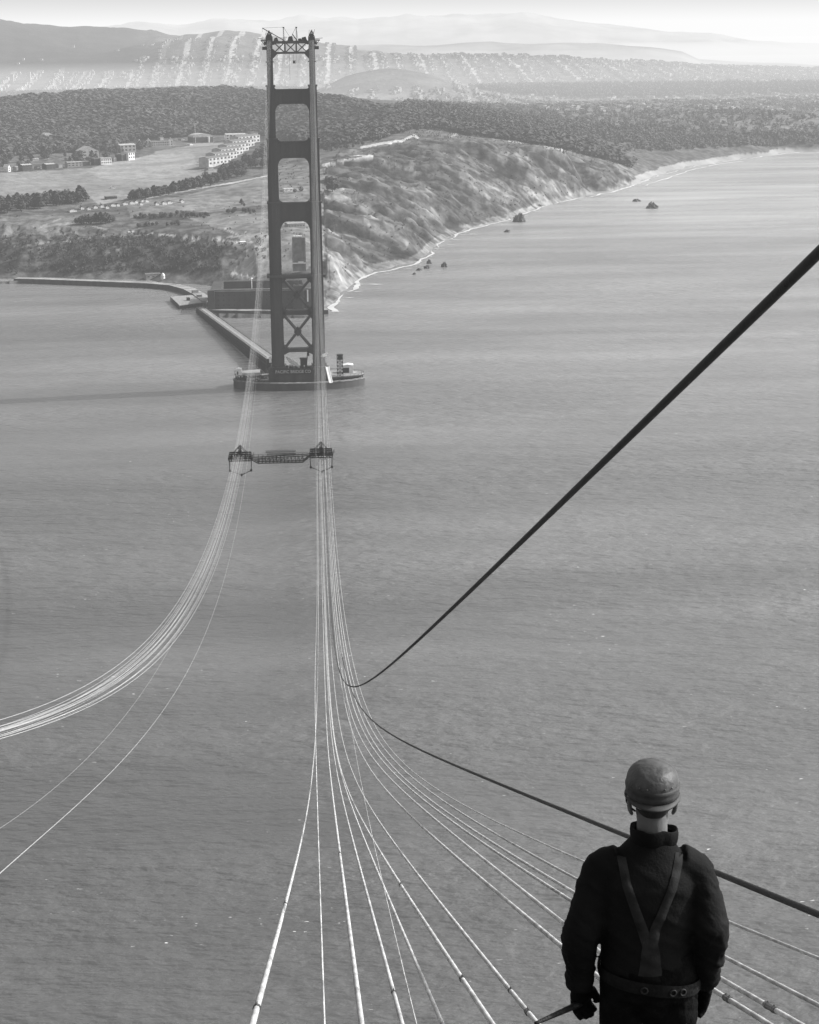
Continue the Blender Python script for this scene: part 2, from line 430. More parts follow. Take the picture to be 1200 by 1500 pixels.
# distant ranges
M_HILL = mat('hill', .2, .95, .1, .5, .0016)
def hills(name, prof, D, depth, lo=0.):
    us = np.linspace(prof[0][0], prof[-1][0], 420); vs = np.interp(us, [p[0] for p in prof], [p[1] for p in prof])
    rows = 26; V = []
    for k in range(rows):
        t = k/(rows-1.); dd = D - depth*(1-t) if t < .7 else D - depth*.3 + depth*2*(t-.7)
        w = math.sin(min(t/.7, 1)*math.pi/2) if t < .7 else math.cos((t-.7)/.3*math.pi/2)
        for u_, v_ in zip(us, vs):
            p = atD(u_, v_, D-depth*.3); z = lo+(p[2]-lo)*w
            q = atDz(u_, dd, 0)
            z += float(fbm(q[0]/1300., q[1]/2600., 5, 5))*(p[2]-lo)*.55*w
            V.append((q[0], q[1], z))
    n = len(us); I = np.arange(n*rows).reshape(rows, n)
    F = np.stack([I[:-1, :-1], I[:-1, 1:], I[1:, 1:], I[1:, :-1]], -1).reshape(-1, 4)
    tag(np_mesh(name, np.array(V), F, M_HILL, smooth=True), kind='structure')
hills('coast_hills', [(300,100),(420,70),(520,62),(640,60),(720,58),(800,57),(875,57),(950,65),(1000,75),(1025,87),(1100,91),(1200,95),(1400,100)], 13500, 2500, -30)
hills('mountain_range', [(-300,44),(-60,40),(60,44),(120,40),(150,33),(190,34),(220,37),(262,41),(290,35),(330,31),(400,31),(450,30),(490,31),(525,36),(560,32),(600,28),(650,27),(690,23),(720,22),(770,24),(800,30),(850,37),(900,44),(960,49),(1000,47),(1040,48),(1070,54),(1100,58),(1200,66),(1400,76)], 26000, 5000, -100)

# ------------------------------------------------------------------ water
m = bpy.data.materials.new('sea'); m.use_nodes = True; M_SEA = m
N, L = m.node_tree.nodes, m.node_tree.links; b = N['Principled BSDF']
b.inputs['Roughness'].default_value = .26; b.inputs['IOR'].default_value = 2.0; b.inputs['Specular IOR Level'].default_value = .5
tc = N.new('ShaderNodeTexCoord')
w1 = noise(.11, 3, sc=(.55, 1.1, 1)); w2 = noise(.32, 4, sc=(.6, 1.2, 1)); w3 = noise(.011, 4, sc=(.4, 1.4, 1)); w4 = noise(.9, 3)
hgt = mth('ADD', mth('ADD', mth('MULTIPLY', w1, 3.3), mth('MULTIPLY', w2, 1.35)), mth('MULTIPLY', w4, .18))
bp = N.new('ShaderNodeBump'); bp.inputs['Distance'].default_value = 1.2
L.new(mth('MULTIPLY', ramp(noise(.006, 4, sc=(.35, 1.3, 1)), .35, .65, .34, .82), 1.), bp.inputs['Strength'])
L.new(hgt, bp.inputs['Height']); L.new(bp.outputs[0], b.inputs['Normal'])
streaks = ramp(w3, .35, .65, .8, 1.2)
swell = noise(.0035, 5, sc=(.3, 1.6, 1))
base = mth('MULTIPLY', mth('MULTIPLY', .082, streaks), ramp(swell, .35, .65, .75, 1.3))
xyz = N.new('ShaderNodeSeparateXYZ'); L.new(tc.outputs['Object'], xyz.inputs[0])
sheen_ramp = ramp(mth('ADD', xyz.outputs['Y'], mth('MULTIPLY', xyz.outputs['X'], .8)), 100, 3300, .6, 3.5)  # base colour lightens with distance, painting in the brighter far sky reflection
base = mth('MULTIPLY', base, sheen_ramp)
cur = ramp(noise(.007, 6, sc=(.28, 1.5, 1)), .585, .68, 0, .018)
base = mth('ADD', base, cur)
# whitecap flecks in loose drifts
fleck = ramp(noise(.55, 3, sc=(.6, 1.3, 1)), .7, .74, 0, 1)
drift = ramp(noise(.02, 4), .52, .62, 0, 1)
foam = mth('MULTIPLY', fleck, drift)
base = mth('ADD', base, mth('MULTIPLY', foam, .7))
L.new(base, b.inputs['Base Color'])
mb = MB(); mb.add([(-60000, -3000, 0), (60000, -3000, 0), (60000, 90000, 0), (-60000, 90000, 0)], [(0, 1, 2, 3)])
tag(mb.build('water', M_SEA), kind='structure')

# surf along the western shore
surf = []
cw = [at(u, v, 0) for u, v in WCOAST]
def ribbon(pts, wf, off, z=.25):
    V = []; Fs = []; P = []
    for a, b_ in zip(pts[:-1], pts[1:]):
        n = max(2, int(np.hypot(*(b_-a)[:2])/6))
        for k in range(n): P.append(a+(b_-a)*k/n)
    for i, p in enumerate(P):
        t = P[min(i+2, len(P)-1)]-P[max(i-2, 0)]; t = t/np.hypot(t[0], t[1]); nrm = np.array([t[1], -t[0], 0])
        w = wf(i, len(P)); o = off+float(vnoise(i*.2, 3.3, 4)-.5)*14*(1 if len(pts) > 12 else .3)
        V += [p+nrm*(o-w), p+nrm*(o+w)]
    for i in range(len(P)-1):
        if (V[2*i+1]-V[2*i])[:2].dot((V[2*i+1]-V[2*i])[:2]) < .3: continue
        Fs.append((2*i, 2*i+1, 2*i+3, 2*i+2))
    V = [(v_[0], v_[1], z) for v_ in V]
    return V, Fs
mb = MB()
V_, F_ = ribbon(cw, lambda i, n: max(0, .2+4.5*float(vnoise(i*.11, .5, 9))**1.6+float(vnoise(i*.9, .5, 19))*3-1.3), 3.); mb.add(V_, F_)
V_, F_ = ribbon([at(u, v, 0) for u, v in [(945,272),(975,262),(1010,250),(1050,241),(1090,236)]], lambda i, n: 4*float(vnoise(i*.21, 8, 5)), 0.); mb.add(V_, F_)
for s_ in range(40):
    k = rnd.uniform(2, len(cw)-9); i = int(k); p = cw[i]+(cw[i+1]-cw[i])*(k-i)+np.array([rnd.uniform(4, 26), rnd.uniform(-10, 10), 0]); a = rnd.uniform(2, 9)
    mb.add([(p[0]-a, p[1]-1, .3), (p[0], p[1]-2.2, .3), (p[0]+a, p[1]+rnd.uniform(-1, 1), .3), (p[0], p[1]+1.5, .3)], [(0, 1, 2, 3)])
tag(mb.build('surf', M_FOAM), 'broken white surf running along the foot of the western cliffs', 'surf', kind='stuff')

# sea rocks
def rock(u, v, wpx, hpx, label):
    p = at(u, v, 0); D = np.hypot(p[0]-CX, p[1]-CY); w = wpx/FOC*D/2*.72; h = hpx/FOC*D*.72
    mb = MB(); n = 18; rings = 8; s = rnd.random()*50; vs = [(0, 0, h)]
    for j in range(1, rings+1):
        t = j/rings; rr = math.sin(t*math.pi/2); zz_ = h*math.cos(t*math.pi/2)**.8
        for k in range(n):
            a = 2*math.pi*k/n; f = 1+float(fbm(s+math.cos(a)*2.6, math.sin(a)*2.6+t*3, 3, 4))*1.9
            vs.append((w*rr*f*math.cos(a), w*.8*rr*f*math.sin(a), max(zz_*(1+float(fbm(a*2+s, t*5, 8))*2.2), -.5) if j < rings else -1.))
    fs = [(0, 1+k, 1+(k+1) % n) for k in range(n)]
    for j in range(rings-1):
        for k in range(n): fs.append((1+j*n+k, 1+(j+1)*n+k, 1+(j+1)*n+(k+1) % n, 1+j*n+(k+1) % n))
    mb.add(vs, fs); o = mb.build('sea_rock', M_ROCK, loc=(p[0], p[1], 0)); tag(o, label, 'rock', 'rocks standing off the western shore')
for a in [(956,305,23,8,'broad dark rock farthest out in the open water off the bright beach'), (933,295,14,4,'low dark rock awash just left of the broad outer rock'),
          (762,325,22,14,'tall pale-topped rock standing in the surf below the cliffs'), (743,340,11,4,'small low rock in the water below the tall surf rock'),
          (651,391,11,8,'rounded rock standing alone, rightmost of the close cluster by the near cove'), (629,386,9,6,'dark rock at the foot of the near cliff beside the cove'),
          (625,393,12,4,'flat rock just below the dark rock by the near cove'), (614,396,10,4,'flat low rock, leftmost of the cluster by the near cove'), (607,402,6,3,'tiny rock lowest in the cluster by the near cove'),
          (790,303,9,4,'small rock touching the surf right of the tall rock')]: rock(*a)
# ------------------------------------------------------------------ the far tower
YT = 1288.
def onY(u, v, Y):
    r = ray(u, v); t = (Y-CY)/r[1]; return CAM+r*t
def tz(v): return float(onY(430, v, YT-5)[2])
tower = thing('bridge_tower', 'tall dark steel suspension tower rising from the round pier in the strait', 'tower', (0, YT, 0))
SEG = [(tz(57), tz(125), 3.9, 8.), (tz(125), tz(203), 5.3, 9.5), (tz(203), tz(296), 7.0, 11.), (tz(296), tz(404), 7.9, 12.5), (tz(404), 13.3, 8.3, 14.)]
def stepped(w, d):
    a = w*.2; b = d*.16; c = w*.34; e = d*.3
    q = [(w/2, e-0.), (w/2-a*.6, e), (w/2-a*.6, d/2-b*.5), (c-a*.5, d/2-b*.5), (c-a*.5, d/2)]
    pts = q + [(-x, y) for x, y in reversed(q)] + [(-x, -y) for x, y in q] + [(x, -y) for x, y in reversed(q)]
    return pts
for sx in (-1, 1):
    mb = MB()
    for zt, zb, w, d in SEG:
        P = stepped(w, d); n = len(P)
        vs = [(sx*13.7+x, y, zb) for x, y in P]+[(sx*13.7+x, y, zt) for x, y in P]
        fs = [tuple(reversed(range(n))), tuple(range(n, 2*n))]+[(i, (i+1) % n, (i+1) % n+n, i+n) for i in range(n)]
        mb.add(vs, fs)
        for k in (-.13, .13):
            x = sx*13.7+k*w; mb.box(x-.16, x+.16, -d/2-.35, -d/2-.003, zb, zt-.5)
        z = zb+6
        while z < zt-3:
            mb.box(sx*13.7-w/2-.12, sx*13.7+w/2+.12, -d*.3, d*.3, z, z+.35); z += 10.7
        mb.box(sx*13.7-w/2-.45, sx*13.7+w/2+.45, -d/2-.3, d/2+.3, zt-.9, zt+.2) if zt < 200 else None
    mb.box(sx*13.7-5.2, sx*13.7+5.2, -8.3, 8.3, 12.9, 14.6)
    mb.build('tower_leg', M_STEEL, tower)
def arc(cx, cz, r, a0, a1, n=7):
    return [(cx+r*math.cos(R(a0+(a1-a0)*i/n)), cz+r*math.sin(R(a0+(a1-a0)*i/n))) for i in range(n+1)]
def strut(vt, vb, wu, wl, ru, rl):
    zt, zb = tz(vt), tz(vb); xu = 13.7-wu/2+.2; xl = 13.7-wl/2+.2
    p = []
    p += [(-xu, zt+ru)] + arc(-xu+ru, zt+ru, ru, 180, 270) + arc(xu-ru, zt+ru, ru, 270, 360)
    p += [(xl-rl+rl*math.cos(R(a)), zb-1.7*rl+1.7*rl*math.sin(R(a))) for a in range(0, 91, 15)] + [(-xl+rl-rl*math.sin(R(a)), zb-1.7*rl+1.7*rl*math.cos(R(a))) for a in range(0, 91, 15)]
    p = [(x, z) for x, z in p]
    q = []
    for c in p:
        if not q or (abs(c[0]-q[-1][0])+abs(c[1]-q[-1][1])) > .01: q.append(c)
    mb = MB(); mb.prism(q[::-1], -2.4, 2.4)
    for k in range(1, 8):
        x = -xu+2*xu*k/8.; mb.box(x-.15, x+.15, -2.7, -2.403, zb+.4, zt-.4)
    mb.box(-xu, xu, -2.85, -2.403, zt-.7, zt-.1)
    mb.box(-xl+1, xl-1, -2.85, -2.403, zb+.05, zb+.6)
    return mb
for a in [(130.5, 152.5, 5.3, 5.3, 1.6, 4.), (207, 232, 7., 7., 3.2, 4.), (297, 325, 7.9, 7.9, 3., 4.6)]:
    strut(*a).build('portal_strut', M_STEEL, tower)
# open truss joining the leg tops
zt, zb = tz(61.5), tz(77.5)
mb = MB()
for y in (-3, 3):
    mb.box(-12, 12, y-.5, y+.5, zt-1., zt+.7); mb.box(-12, 12, y-.5, y+.5, zb-.6, zb+.7)
    for k in range(3):
        x0 = -11.+k*7.34; x1 = x0+7.34
        mb.bar((x0, y, zb), (x1, y, zt), .65); mb.bar((x0, y+.01, zt), (x1, y+.01, zb), .6)
    for x in (-3.67, 3.67): mb.box(x-.5, x+.5, y-.45, y+.45, zb, zt)
    for s in (-1, 1): mb.prism([(s*12, zb-4.), (s*12, zb+3), (s*8.3, zb-.1)][::s], y-.4, y+.4)
for k in range(4): mb.box(-11.7+k*7.5, -11.2+k*7.5, -3, 3, zt-.4, zt+.3)
mb.build('top_truss', M_STEEL, tower)
# deck level strut with staging
mb = MB(); z1, z0 = tz(402.8), tz(408.6)
mb.box(-9.8, 9.8, -3, 3, z0, z1); mb.box(-19.4, 19.4, -9, -7.9, z1-1.2, z1+.3); mb.box(-19.4, -18, -9.2, 6, z1-1.4, z1); mb.box(18, 19.4, -9.2, 6, z1-1.4, z1)
for k in range(26):
    x = -19+k*1.52; mb.bar((x, -8.6, z1), (x, -8.6, z1+1.+rnd.random()*.8), .18)
mb.bar((-19.2, -8.6, z1+1.2), (19.2, -8.6, z1+1.2), .14)
mb.build('deck_strut', M_STEEL, tower)
def xb(vt, vb, w):
    mb = MB(); z1, z0 = tz(vt), tz(vb); x = 9.7
    for y in (-3.3, 3.3):
        mb.bar((-x, y, z1), (x, y, z0), w, 1.1); mb.bar((-x, y+.03, z0), (x, y+.03, z1), w, 1.05)
        zc = (z1+z0)/2; mb.prism([(-2.6, zc), (0, zc-3), (2.6, zc), (0, zc+3)], y-.62, y+.66)
        for sx in (-1, 1):
            for zz_ in (z0, z1): mb.prism([(sx*x, zz_-3.2), (sx*(x-3), zz_), (sx*x, zz_+3.2)][::sx], y-.63, y+.63)
    return mb
xb(409, 457, 3.).build('cross_brace', M_STEEL, tower); xb(461, 513, 3.).build('cross_brace', M_STEEL, tower)
for vt, vb in ((455.5, 461.5), (511.5, 516.5)):
    mb = MB(); z1, z0 = tz(vt), tz(vb)
    mb.prism([(-9.7, z0-1.8), (-6, z0), (6, z0), (9.7, z0-1.8), (9.7, z1+1.8), (6, z1), (-6, z1), (-9.7, z1+1.8)][::1], -3.2, 3.2)
    mb.build('cross_strut', M_STEEL, tower)
# saddle housings and side brackets
zt = tz(57)
for sx in (-1, 1):
    mb = MB(); x = sx*13.7
    mb.box(x-3.4, x+3.4, -5.5, 5.5, zt-3.6, zt-1.5)
    mb.box(x-2.2, x+2.2, -5, 5, zt-1.5, zt+1.2)
    for y in (-4, -1.3, 1.3, 4):
        mb.bar((x-2., y, zt+1.), (x, y, zt+5.2), .5); mb.bar((x+2., y, zt+1.), (x, y, zt+5.2), .5)
        mb.bar((x-1.7, y, zt+2.2), (x+1.7, y, zt+3.4), .3); mb.bar((x, y, zt), (x, y, zt+4.8), .4)
    mb.bar((x, -4, zt+5.2), (x, 4, zt+5.2), .5); mb.box(x-1.4, x+1.4, -3, 3, zt+1.2, zt+3.2)
    for k in range(6): mb.bar((x+rnd.uniform(-2.4, 2.4), rnd.uniform(-4, 4), zt), (x+rnd.uniform(-2.6, 2.6), rnd.uniform(-4, 4), zt+rnd.uniform(3, 6.4)), .16)
    mb.build('saddle_housing', M_STEEL2, tower)
    mb = MB()
    mb.box(min(x+sx*1.9, x+sx*5.4), max(x+sx*1.9, x+sx*5.4), -5, 5, zt-1.3, zt-.5)
    mb.bar((x+sx*5.2, -5, zt-.7), (x+sx*1.9, -5, zt-5), .35); mb.bar((x+sx*1.9, -4, zt-.1), (x+sx*7.2, -4.6, zt+.4), .3)
    mb.build('work_platform', M_STEEL2, tower); mb = MB(); z2 = tz(71)
    mb.box(min(x+sx*1.9, x+sx*4.6), max(x+sx*1.9, x+sx*4.6), -4, 4, z2-.7, z2+1.3)
    mb.build('work_platform', M_STEEL2, tower); mb = MB(); z3 = tz(90); mb.box(x-2.6, x+2.6, -4.6, 4.6, z3-.5, z3+.1)
    mb.build('work_platform', M_STEEL2, tower)
def derrick(name, label, x, mast, boom):
    t = thing(name, label, 'derrick', (x, YT, tz(60.5)), 0, 'derricks on the tower top')
    mb = MB()
    for a, b_ in ((-.35, -.35), (.35, -.35), (.35, .35), (-.35, .35)): mb.bar((a, b_, 0), (a*.4, b_*.4, mast), .2)
    for k in range(8): mb.bar((-.33*(1-k*.07), -.3, k*mast/8), (.3*(1-k*.07), -.3, (k+1)*mast/8), .14)
    mb.box(-.9, .9, -.9, .9, .0, .5); mb.box(-.6, .6, -.25, .25, mast-.6, mast+.1)
    mb.build('mast', M_STEEL2, t)
    mb = MB(); b0 = Vector((0, 0, .8)); b1 = Vector(boom); mb.bar(b0, b1, .5)
    mb.build('boom', M_STEEL2, t)
    mb = MB(); mb.bar((0, 0, mast), boom, .14); mb.bar((0, 0, mast), (-.4*boom[0], 3, .5), .13); mb.bar(b1, b1-Vector((0, 0, 2.5)), .13)
    mb.build('guy_line', M_STEEL2, t)
    return t
derrick('derrick', 'left lattice derrick on the tower top with its long boom lowered past the corner', -4.3, tz(39.5)-tz(60.5), (-13.6, -2, tz(42)-tz(62)))
derrick('derrick', 'right lattice derrick on the tower top with its boom raised against the mast', 4., tz(39.5)-tz(60.5), (-2.6, -2, 4.5))
zc = tz(60.5)+.1
def machine(name, label, x, y, w, h):
    t = thing(name, label, 'hoist', (x, YT+y, zc), 0, 'hoisting gear on the tower top')
    mb = MB(); mb.box(-w/2, w/2, -1.2, 1.2, 0, .5); mb.prism([(-w*.45, .5), (w*.45, .5), (w*.25, h), (-w*.3, h*.8)], -1., 1.); mb.build('engine_house', M_STEEL2, t)
    mb = MB(); mb.tube([(-w*.2, -1.5, .9), (-w*.2, -1.05, .9)], .8, 10); mb.build('drum', M_STEEL, t)
machine('hoist', 'rounded dark hoist beside the left leg top', -9.3, -1, 3.2, 2.6); machine('hoist', 'dark hoist in the middle between the two derricks', 0, -1, 4, 3.4)
machine('hoist', 'large boxy hoist beside the right leg top', 8.8, -1, 4.4, 2.8); machine('hoist', 'small hoist near the right leg top', 6.2, 1, 2.2, 1.8)
# cage hanging under the truss
t = thing('work_cage', 'small dark cage hanging on lines below the top truss of the tower', 'cage', (2.2, YT-3, tz(93)))
mb = MB(); h = tz(88.3)-tz(93)
mb.box(-.9, .9, -.7, .7, 0, .25); mb.box(-.75, .5, -.6, .6, .253, h*.8); mb.box(-.9, .9, -.7, .7, h-.2, h)
for a in (-.8, .8): mb.box(a-.1, a+.1, -.65, .65, .25, h-.2)
mb.build('cage_box', M_STEEL2, t); mb = MB()
mb.bar((-.5, 0, h), (-.5, 0, tz(77.8)-tz(93)), .13); mb.bar((1.4, 0, .2), (1.4, 0, tz(77.8)-tz(93)), .1); mb.build('hanging_line', M_STEEL2, t)
mb = MB(); mb.bar((-.9, YT-3, tz(77.8)), (-.9, YT-3, tz(117)), .14); tag(mb.build('hanging_rope', M_STEEL2), 'long thin rope hanging straight down from the middle of the top truss', 'rope')

# pier, fender, board
pier = thing('bridge_pier', 'dark concrete pier block carrying both legs of the tower', 'pier', (0, YT, 0))
mb = MB(); n = 40; vs = []
for z in (-3, 12.9):
    for k in range(n):
        a = 2*math.pi*k/n; c, s = math.cos(a), math.sin(a)
        vs.append((20.5*abs(c)**.45*(1 if c > 0 else -1), 9.5*abs(s)**.45*(1 if s > 0 else -1), z))
mb.add(vs, [tuple(range(n, 2*n)), tuple(reversed(range(n)))]+[(i, (i+1) % n, (i+1) % n+n, i+n) for i in range(n)])
mb.build('pier_block', M_DCONC, pier)
for k in range(16):
    x = -18+k*2.3; mb = MB(); mb.box(0, rnd.uniform(.7, 2.1), -.7, .7, 0, .4+rnd.random()*1.4)
    tag(mb.build('timber_form', M_TIMBER, loc=(x, YT-9.1, 12.93)), 'dark timber form stacked along the front edge of the pier block', 'timber', 'timber forms along the pier edge')
def ring(rx, ry, w, z0, z1, n=72, mi=0):
    mb = MB(); vs = []
    for (a_, b_), z in (((rx, ry), z0), ((rx, ry), z1), ((rx-w, ry-w), z1), ((rx-w, ry-w), z0)):
        for k in range(n):
            t = 2*math.pi*k/n; vs.append((a_*math.cos(t), b_*math.sin(t), z))
    fs = []
    for q in range(4):
        for k in range(n):
            k2 = (k+1) % n; fs.append((q*n+k, q*n+k2, ((q+1) % 4)*n+k2, ((q+1) % 4)*n+k))
    return mb.add(vs, fs, mi)
fend = thing('pier_fender', 'low oval concrete fender ring around the tower pier with a pale rim', 'fender', (0, YT+6, 0))
mb = ring(44.5, 21.5, 3.2, -3, 4.6); mb.build('fender_wall', mat('fender_concrete', .075, .9, .2, .4, .12, streak=(1, 1, .3)), fend)
mb = ring(44.8, 21.8, 3.6, 4.603, 5.1)
mb.build('rim', mat('lit_rim_concrete', .2, .9, .2, .6, .35), fend)  # paler than the wall: sunlit top surface put into the colour
mb = MB(); n = 60; mb.add([(41*math.cos(2*math.pi*k/n), 18.2*math.sin(2*math.pi*k/n), 3.6) for k in range(n)], [tuple(range(n))]); mb.build('inner_deck', M_TIMBER, fend)
for k in range(46):
    a = 2*math.pi*(k+.5)/46; q = rnd.uniform(.7, .92); x, y = 41*q*math.cos(a), 18*q*math.sin(a)
    if abs(x) < 21 and abs(y) < 11: y = math.copysign(12.5, y)
    mb = MB(); w_ = rnd.uniform(.8, 3); h_ = rnd.uniform(.4, 2.4); mb.box(0, w_, 0, rnd.uniform(.7, 1.6), 0, h_*.5); mb.box(.1, w_*.8, .1, .6, h_*.5+.003, h_)
    tag(mb.build('timber_stack', M_PLANK if k % 5 == 0 else M_TIMBER, loc=(x, YT+6+y, 3.61)), 'small stack of timber lying inside the oval fender ring', 'timber', 'timber stacks inside the fender')
# timber platforms at both ends
def platform(name, label, x0, x1, y0, y1, z, rounded):
    t = thing(name, label, 'platform', (0, YT+6, 0), 0)
    P = []
    for k in range(25):
        a = -math.pi/2+math.pi*k/24; s = 1 if x1 > 0 else -1
        P.append((s*min(abs(rounded)*math.cos(a)+0, 99) if abs(rounded)*math.cos(a) > min(abs(x0), abs(x1)) else s*min(abs(x0), abs(x1)), y1*math.sin(a)))
    n = len(P); vs = [(x, y, z-.5) for x, y in P]+[(x, y, z) for x, y in P]
    mb = MB(); mb.add(vs, [tuple(range(n)), tuple(range(n, 2*n))]+[(i, (i+1) % n, (i+1) % n+n, i+n) for i in range(n)])
    mb.build('plank_deck', M_PLANK, t)
    mb = MB()
    for i in range(0, n, 1):
        x, y = P[i]; mb.bar((x*.985, y*.985, 5.), (x*.985, y*.985, z-.5), .5); mb.bar((x, y, z), (x, y, z+1.1), .15)
        if i: mb.bar((P[i-1][0], P[i-1][1], z+1.05), (x, y, z+1.05), .14); mb.bar((P[i-1][0]*.99, P[i-1][1]*.99, z-1.1), (x*.99, y*.99, z-1.1), 1.1, .4)
    mb.build('pile', M_TIMBER, t)
    return t
platform('timber_platform', 'pale plank platform over the left end of the oval fender', -43.5, -26.5, 0, 15.5, 9.4, 43.5)
platform('timber_platform', 'pale plank platform over the right end of the oval fender', 21.5, 43.8, 0, 15.5, 7.6, 43.8)
def shed(name, label, u0, u1, vt, vb, Y, dep, m1=M_WHITE, m2=None, group=None, rz=0):
    a = onY(u0, vb, Y); b_ = onY(u1, vb, Y); c = onY(u0, vt, Y); w = b_[0]-a[0]; h = c[2]-a[2]
    t = thing(name, label, 'shed', ((a[0]+b_[0])/2, Y, a[2]), rz, group)
    mb = MB(); mb.box(-w/2, w/2, 0, dep, 0, h*.86); mb.build('wall', m1, t)
    mb = MB(); mb.prism([(-w/2-.15, h*.863), (w/2+.15, h*.863), (w/2+.15, h*.9), (0, h), (-w/2-.15, h*.9)], -.2, dep+.2); mb.build('roof', m2 or m1, t)
    mb = MB(); mb.box(-w*.3, -w*.05, -.05, -.003, h*.1, h*.6); mb.build('door', M_GLASS, t)
    return t
shed('site_shed', 'small white shed at the far left end of the pier fender', 345.5, 354, 540.5, 550, YT-4, 6)
t = shed('site_shed', 'white shed with a dark open side on the right platform of the pier', 503, 517.5, 534, 546.5, YT+6, 7)
mb = MB(); mb.box(-3.6, .6, -.15, -.06, .2, 3.6); mb.build('open_bay', M_STEEL2, t)
t = thing('lattice_hoist_tower', 'slim dark lattice hoist tower standing on the right end of the pier', 'hoist tower', (0, 0, 0))
a = onY(498.5, 552, YT-4); h = float(onY(498.5, 520, YT-4)[2]-a[2]); t.location = (a[0], YT-4, a[2])
mb = MB()
for x in (-1.9, 1.9):
    for y in (-1.9, 1.9): mb.bar((x, y, 0), (x, y, h), .35)
for k in range(6):
    z = h*k/6; z2 = h*(k+1)/6
    for y in (-1.9, 1.9):
        mb.bar((-1.9, y, z), (1.9, y, z2), .2); mb.bar((1.9, y, z), (-1.9, y, z2), .2); mb.bar((-1.9, y, z2), (1.9, y, z2), .25)
    for x in (-1.9, 1.9): mb.bar((x, -1.9, z), (x, 1.9, z2), .2); mb.bar((x, -1.9, z2), (x, 1.9, z2), .25)
mb.build('frame', M_STEEL2, t); mb = MB(); mb.box(-2.1, 2.1, -2.1, 2.1, h, h+.5); mb.box(-1.5, 1.5, -1.5, 1.5, h-3, h-.1); mb.build('hoist_head', M_STEEL2, t)
a = onY(479.5, 537.5, YT-10); b_ = onY(485, 561, YT-18)
mb = MB(); mb.bar(a, b_, 2.2, .4)
for s_ in (-1, 1): mb.bar(a+np.array([s_*1.2, 0, .5]), b_+np.array([s_*1.2, 0, .5]), .2)
tag(mb.build('loading_chute', M_WHITE), 'steep white chute leaning on the right side of the pier block', 'chute')
# white staging lumber between the legs
t = thing('lumber_stack', 'heap of white lumber and forms lying between the tower legs', 'lumber', tuple(onY(427, 541, YT)))
mb = MB()
for k in range(8): mb.bar((-3.6+k*.3, 1-k*.3, 8.6-k*.5), (4.2+k*.2, -k*.3, 4.-k*.35), .7, .5)
for k in range(16): x = rnd.uniform(-4, 9); mb.box(x, x+rnd.uniform(.6, 2.4), -2, 0, 0, rnd.uniform(.8, 3.6))
mb.build('planks', M_WHITE, t)
t = thing('steam_crane', 'dark steam crane working between the tower legs', 'crane', tuple(onY(446, 541, YT)))
mb = MB(); mb.box(-3.5, 3.8, -2, 2, 0, 2); mb.box(-2.6, 2, -1.6, 1.6, 2.003, 7.2); mb.box(-3, 2.4, -2, 2, 7.203, 7.8); mb.build('engine_house', M_STEEL2, t)
mb = MB(); mb.bar((1.5, -1.8, 2), (2.6, -3, 14.8), .6); mb.build('boom', M_STEEL2, t)
mb = MB(); mb.box(2., 3.6, -3.2, -2.2, 9.5, 13.2); mb.build('bucket', M_STEEL2, t)
mb = MB(); mb.box(-.8, .8, -.8, .8, 0, 3.4); mb.box(-1, 1, -1, 1, 3.4, 3.7)
tag(mb.build('water_tank', M_WHITE, loc=tuple(onY(396.2, 531, YT-5))), 'small upright white tank against the outside of the left tower leg', 'tank')
mb = MB(); mb.box(-2.2, 2.2, -1, 1, 0, 1); mb.bar((-2, 0, 1.), (2.5, 0, 2.2), .9)
tag(mb.build('tarpaulin', M_WHITE, loc=tuple(onY(474.5, 522.5, YT-6))), 'bundled white tarpaulin fixed on the right tower leg low down', 'tarpaulin')

sign = thing('company_signboard', 'long dark board with pale capital lettering hung on the front of the pier', 'signboard', (0, 0, 0))
a = onY(402.5, 549, YT-10.6); b_ = onY(456.5, 541, YT-10.6); w = b_[0]-a[0]; sign.location = ((a[0]+b_[0])/2, YT-10.6, a[2])
mb = MB(); mb.box(-w/2, w/2, 0, .3, 0, 3.9); mb.build('board', M_STEEL2, sign)
cu = bpy.data.curves.new('lettering', 'FONT'); cu.body = 'PACIFIC BRIDGE CO'; cu.size = 2.7; cu.extrude = .05; cu.align_x = 'CENTER'; cu.offset = .03
to = bpy.data.objects.new('lettering_src', cu); COL.objects.link(to); dg = bpy.context.evaluated_depsgraph_get()
me = bpy.data.meshes.new_from_object(to.evaluated_get(dg)); bpy.data.objects.remove(to); me.materials.clear(); me.materials.append(mat('letter_paint', .42, .8))
o = bpy.data.objects.new('lettering', me); COL.objects.link(o); o.parent = sign; o.rotation_euler = (R(90), 0, 0); o.location = (0, -.06, .95)
xs = [v_.co.x for v_ in me.vertices]; o.scale = ((w*.95)/(max(xs)-min(xs)),)*1+(1.05, 1)

# ------------------------------------------------------------------ trestle
A_ = at(397, 525, 10.5); B_ = at(293, 449.5, 4.5)
tr = thing('timber_trestle', 'long timber access trestle with a pale plank deck running from shore to the pier', 'trestle', tuple(A_))
d = B_-A_; Ln = float(np.hypot(d[0], d[1])); ux = d/Ln; nx = np.array([-ux[1], ux[0], 0])
def P3(s, o, z): return tuple(ux*np.array([1, 1, 0])*s+nx*o+np.array([0, 0, d[2]*s/Ln+z]))
def slab(mb, o0, o1, z0, z1, s0=0., s1=None):
    s1 = Ln if s1 is None else s1
    vs = [P3(s, o, z) for s in (s0, s1) for o, z in ((o0, z0), (o1, z0), (o1, z1), (o0, z1))]
    mb.add(vs, [(0, 1, 2, 3), (7, 6, 5, 4), (0, 4, 5, 1), (1, 5, 6, 2), (2, 6, 7, 3), (3, 7, 4, 0)])
mb = MB(); slab(mb, -3.1, 3.1, -.4, 0); mb.build('plank_deck', M_PLANK, tr)
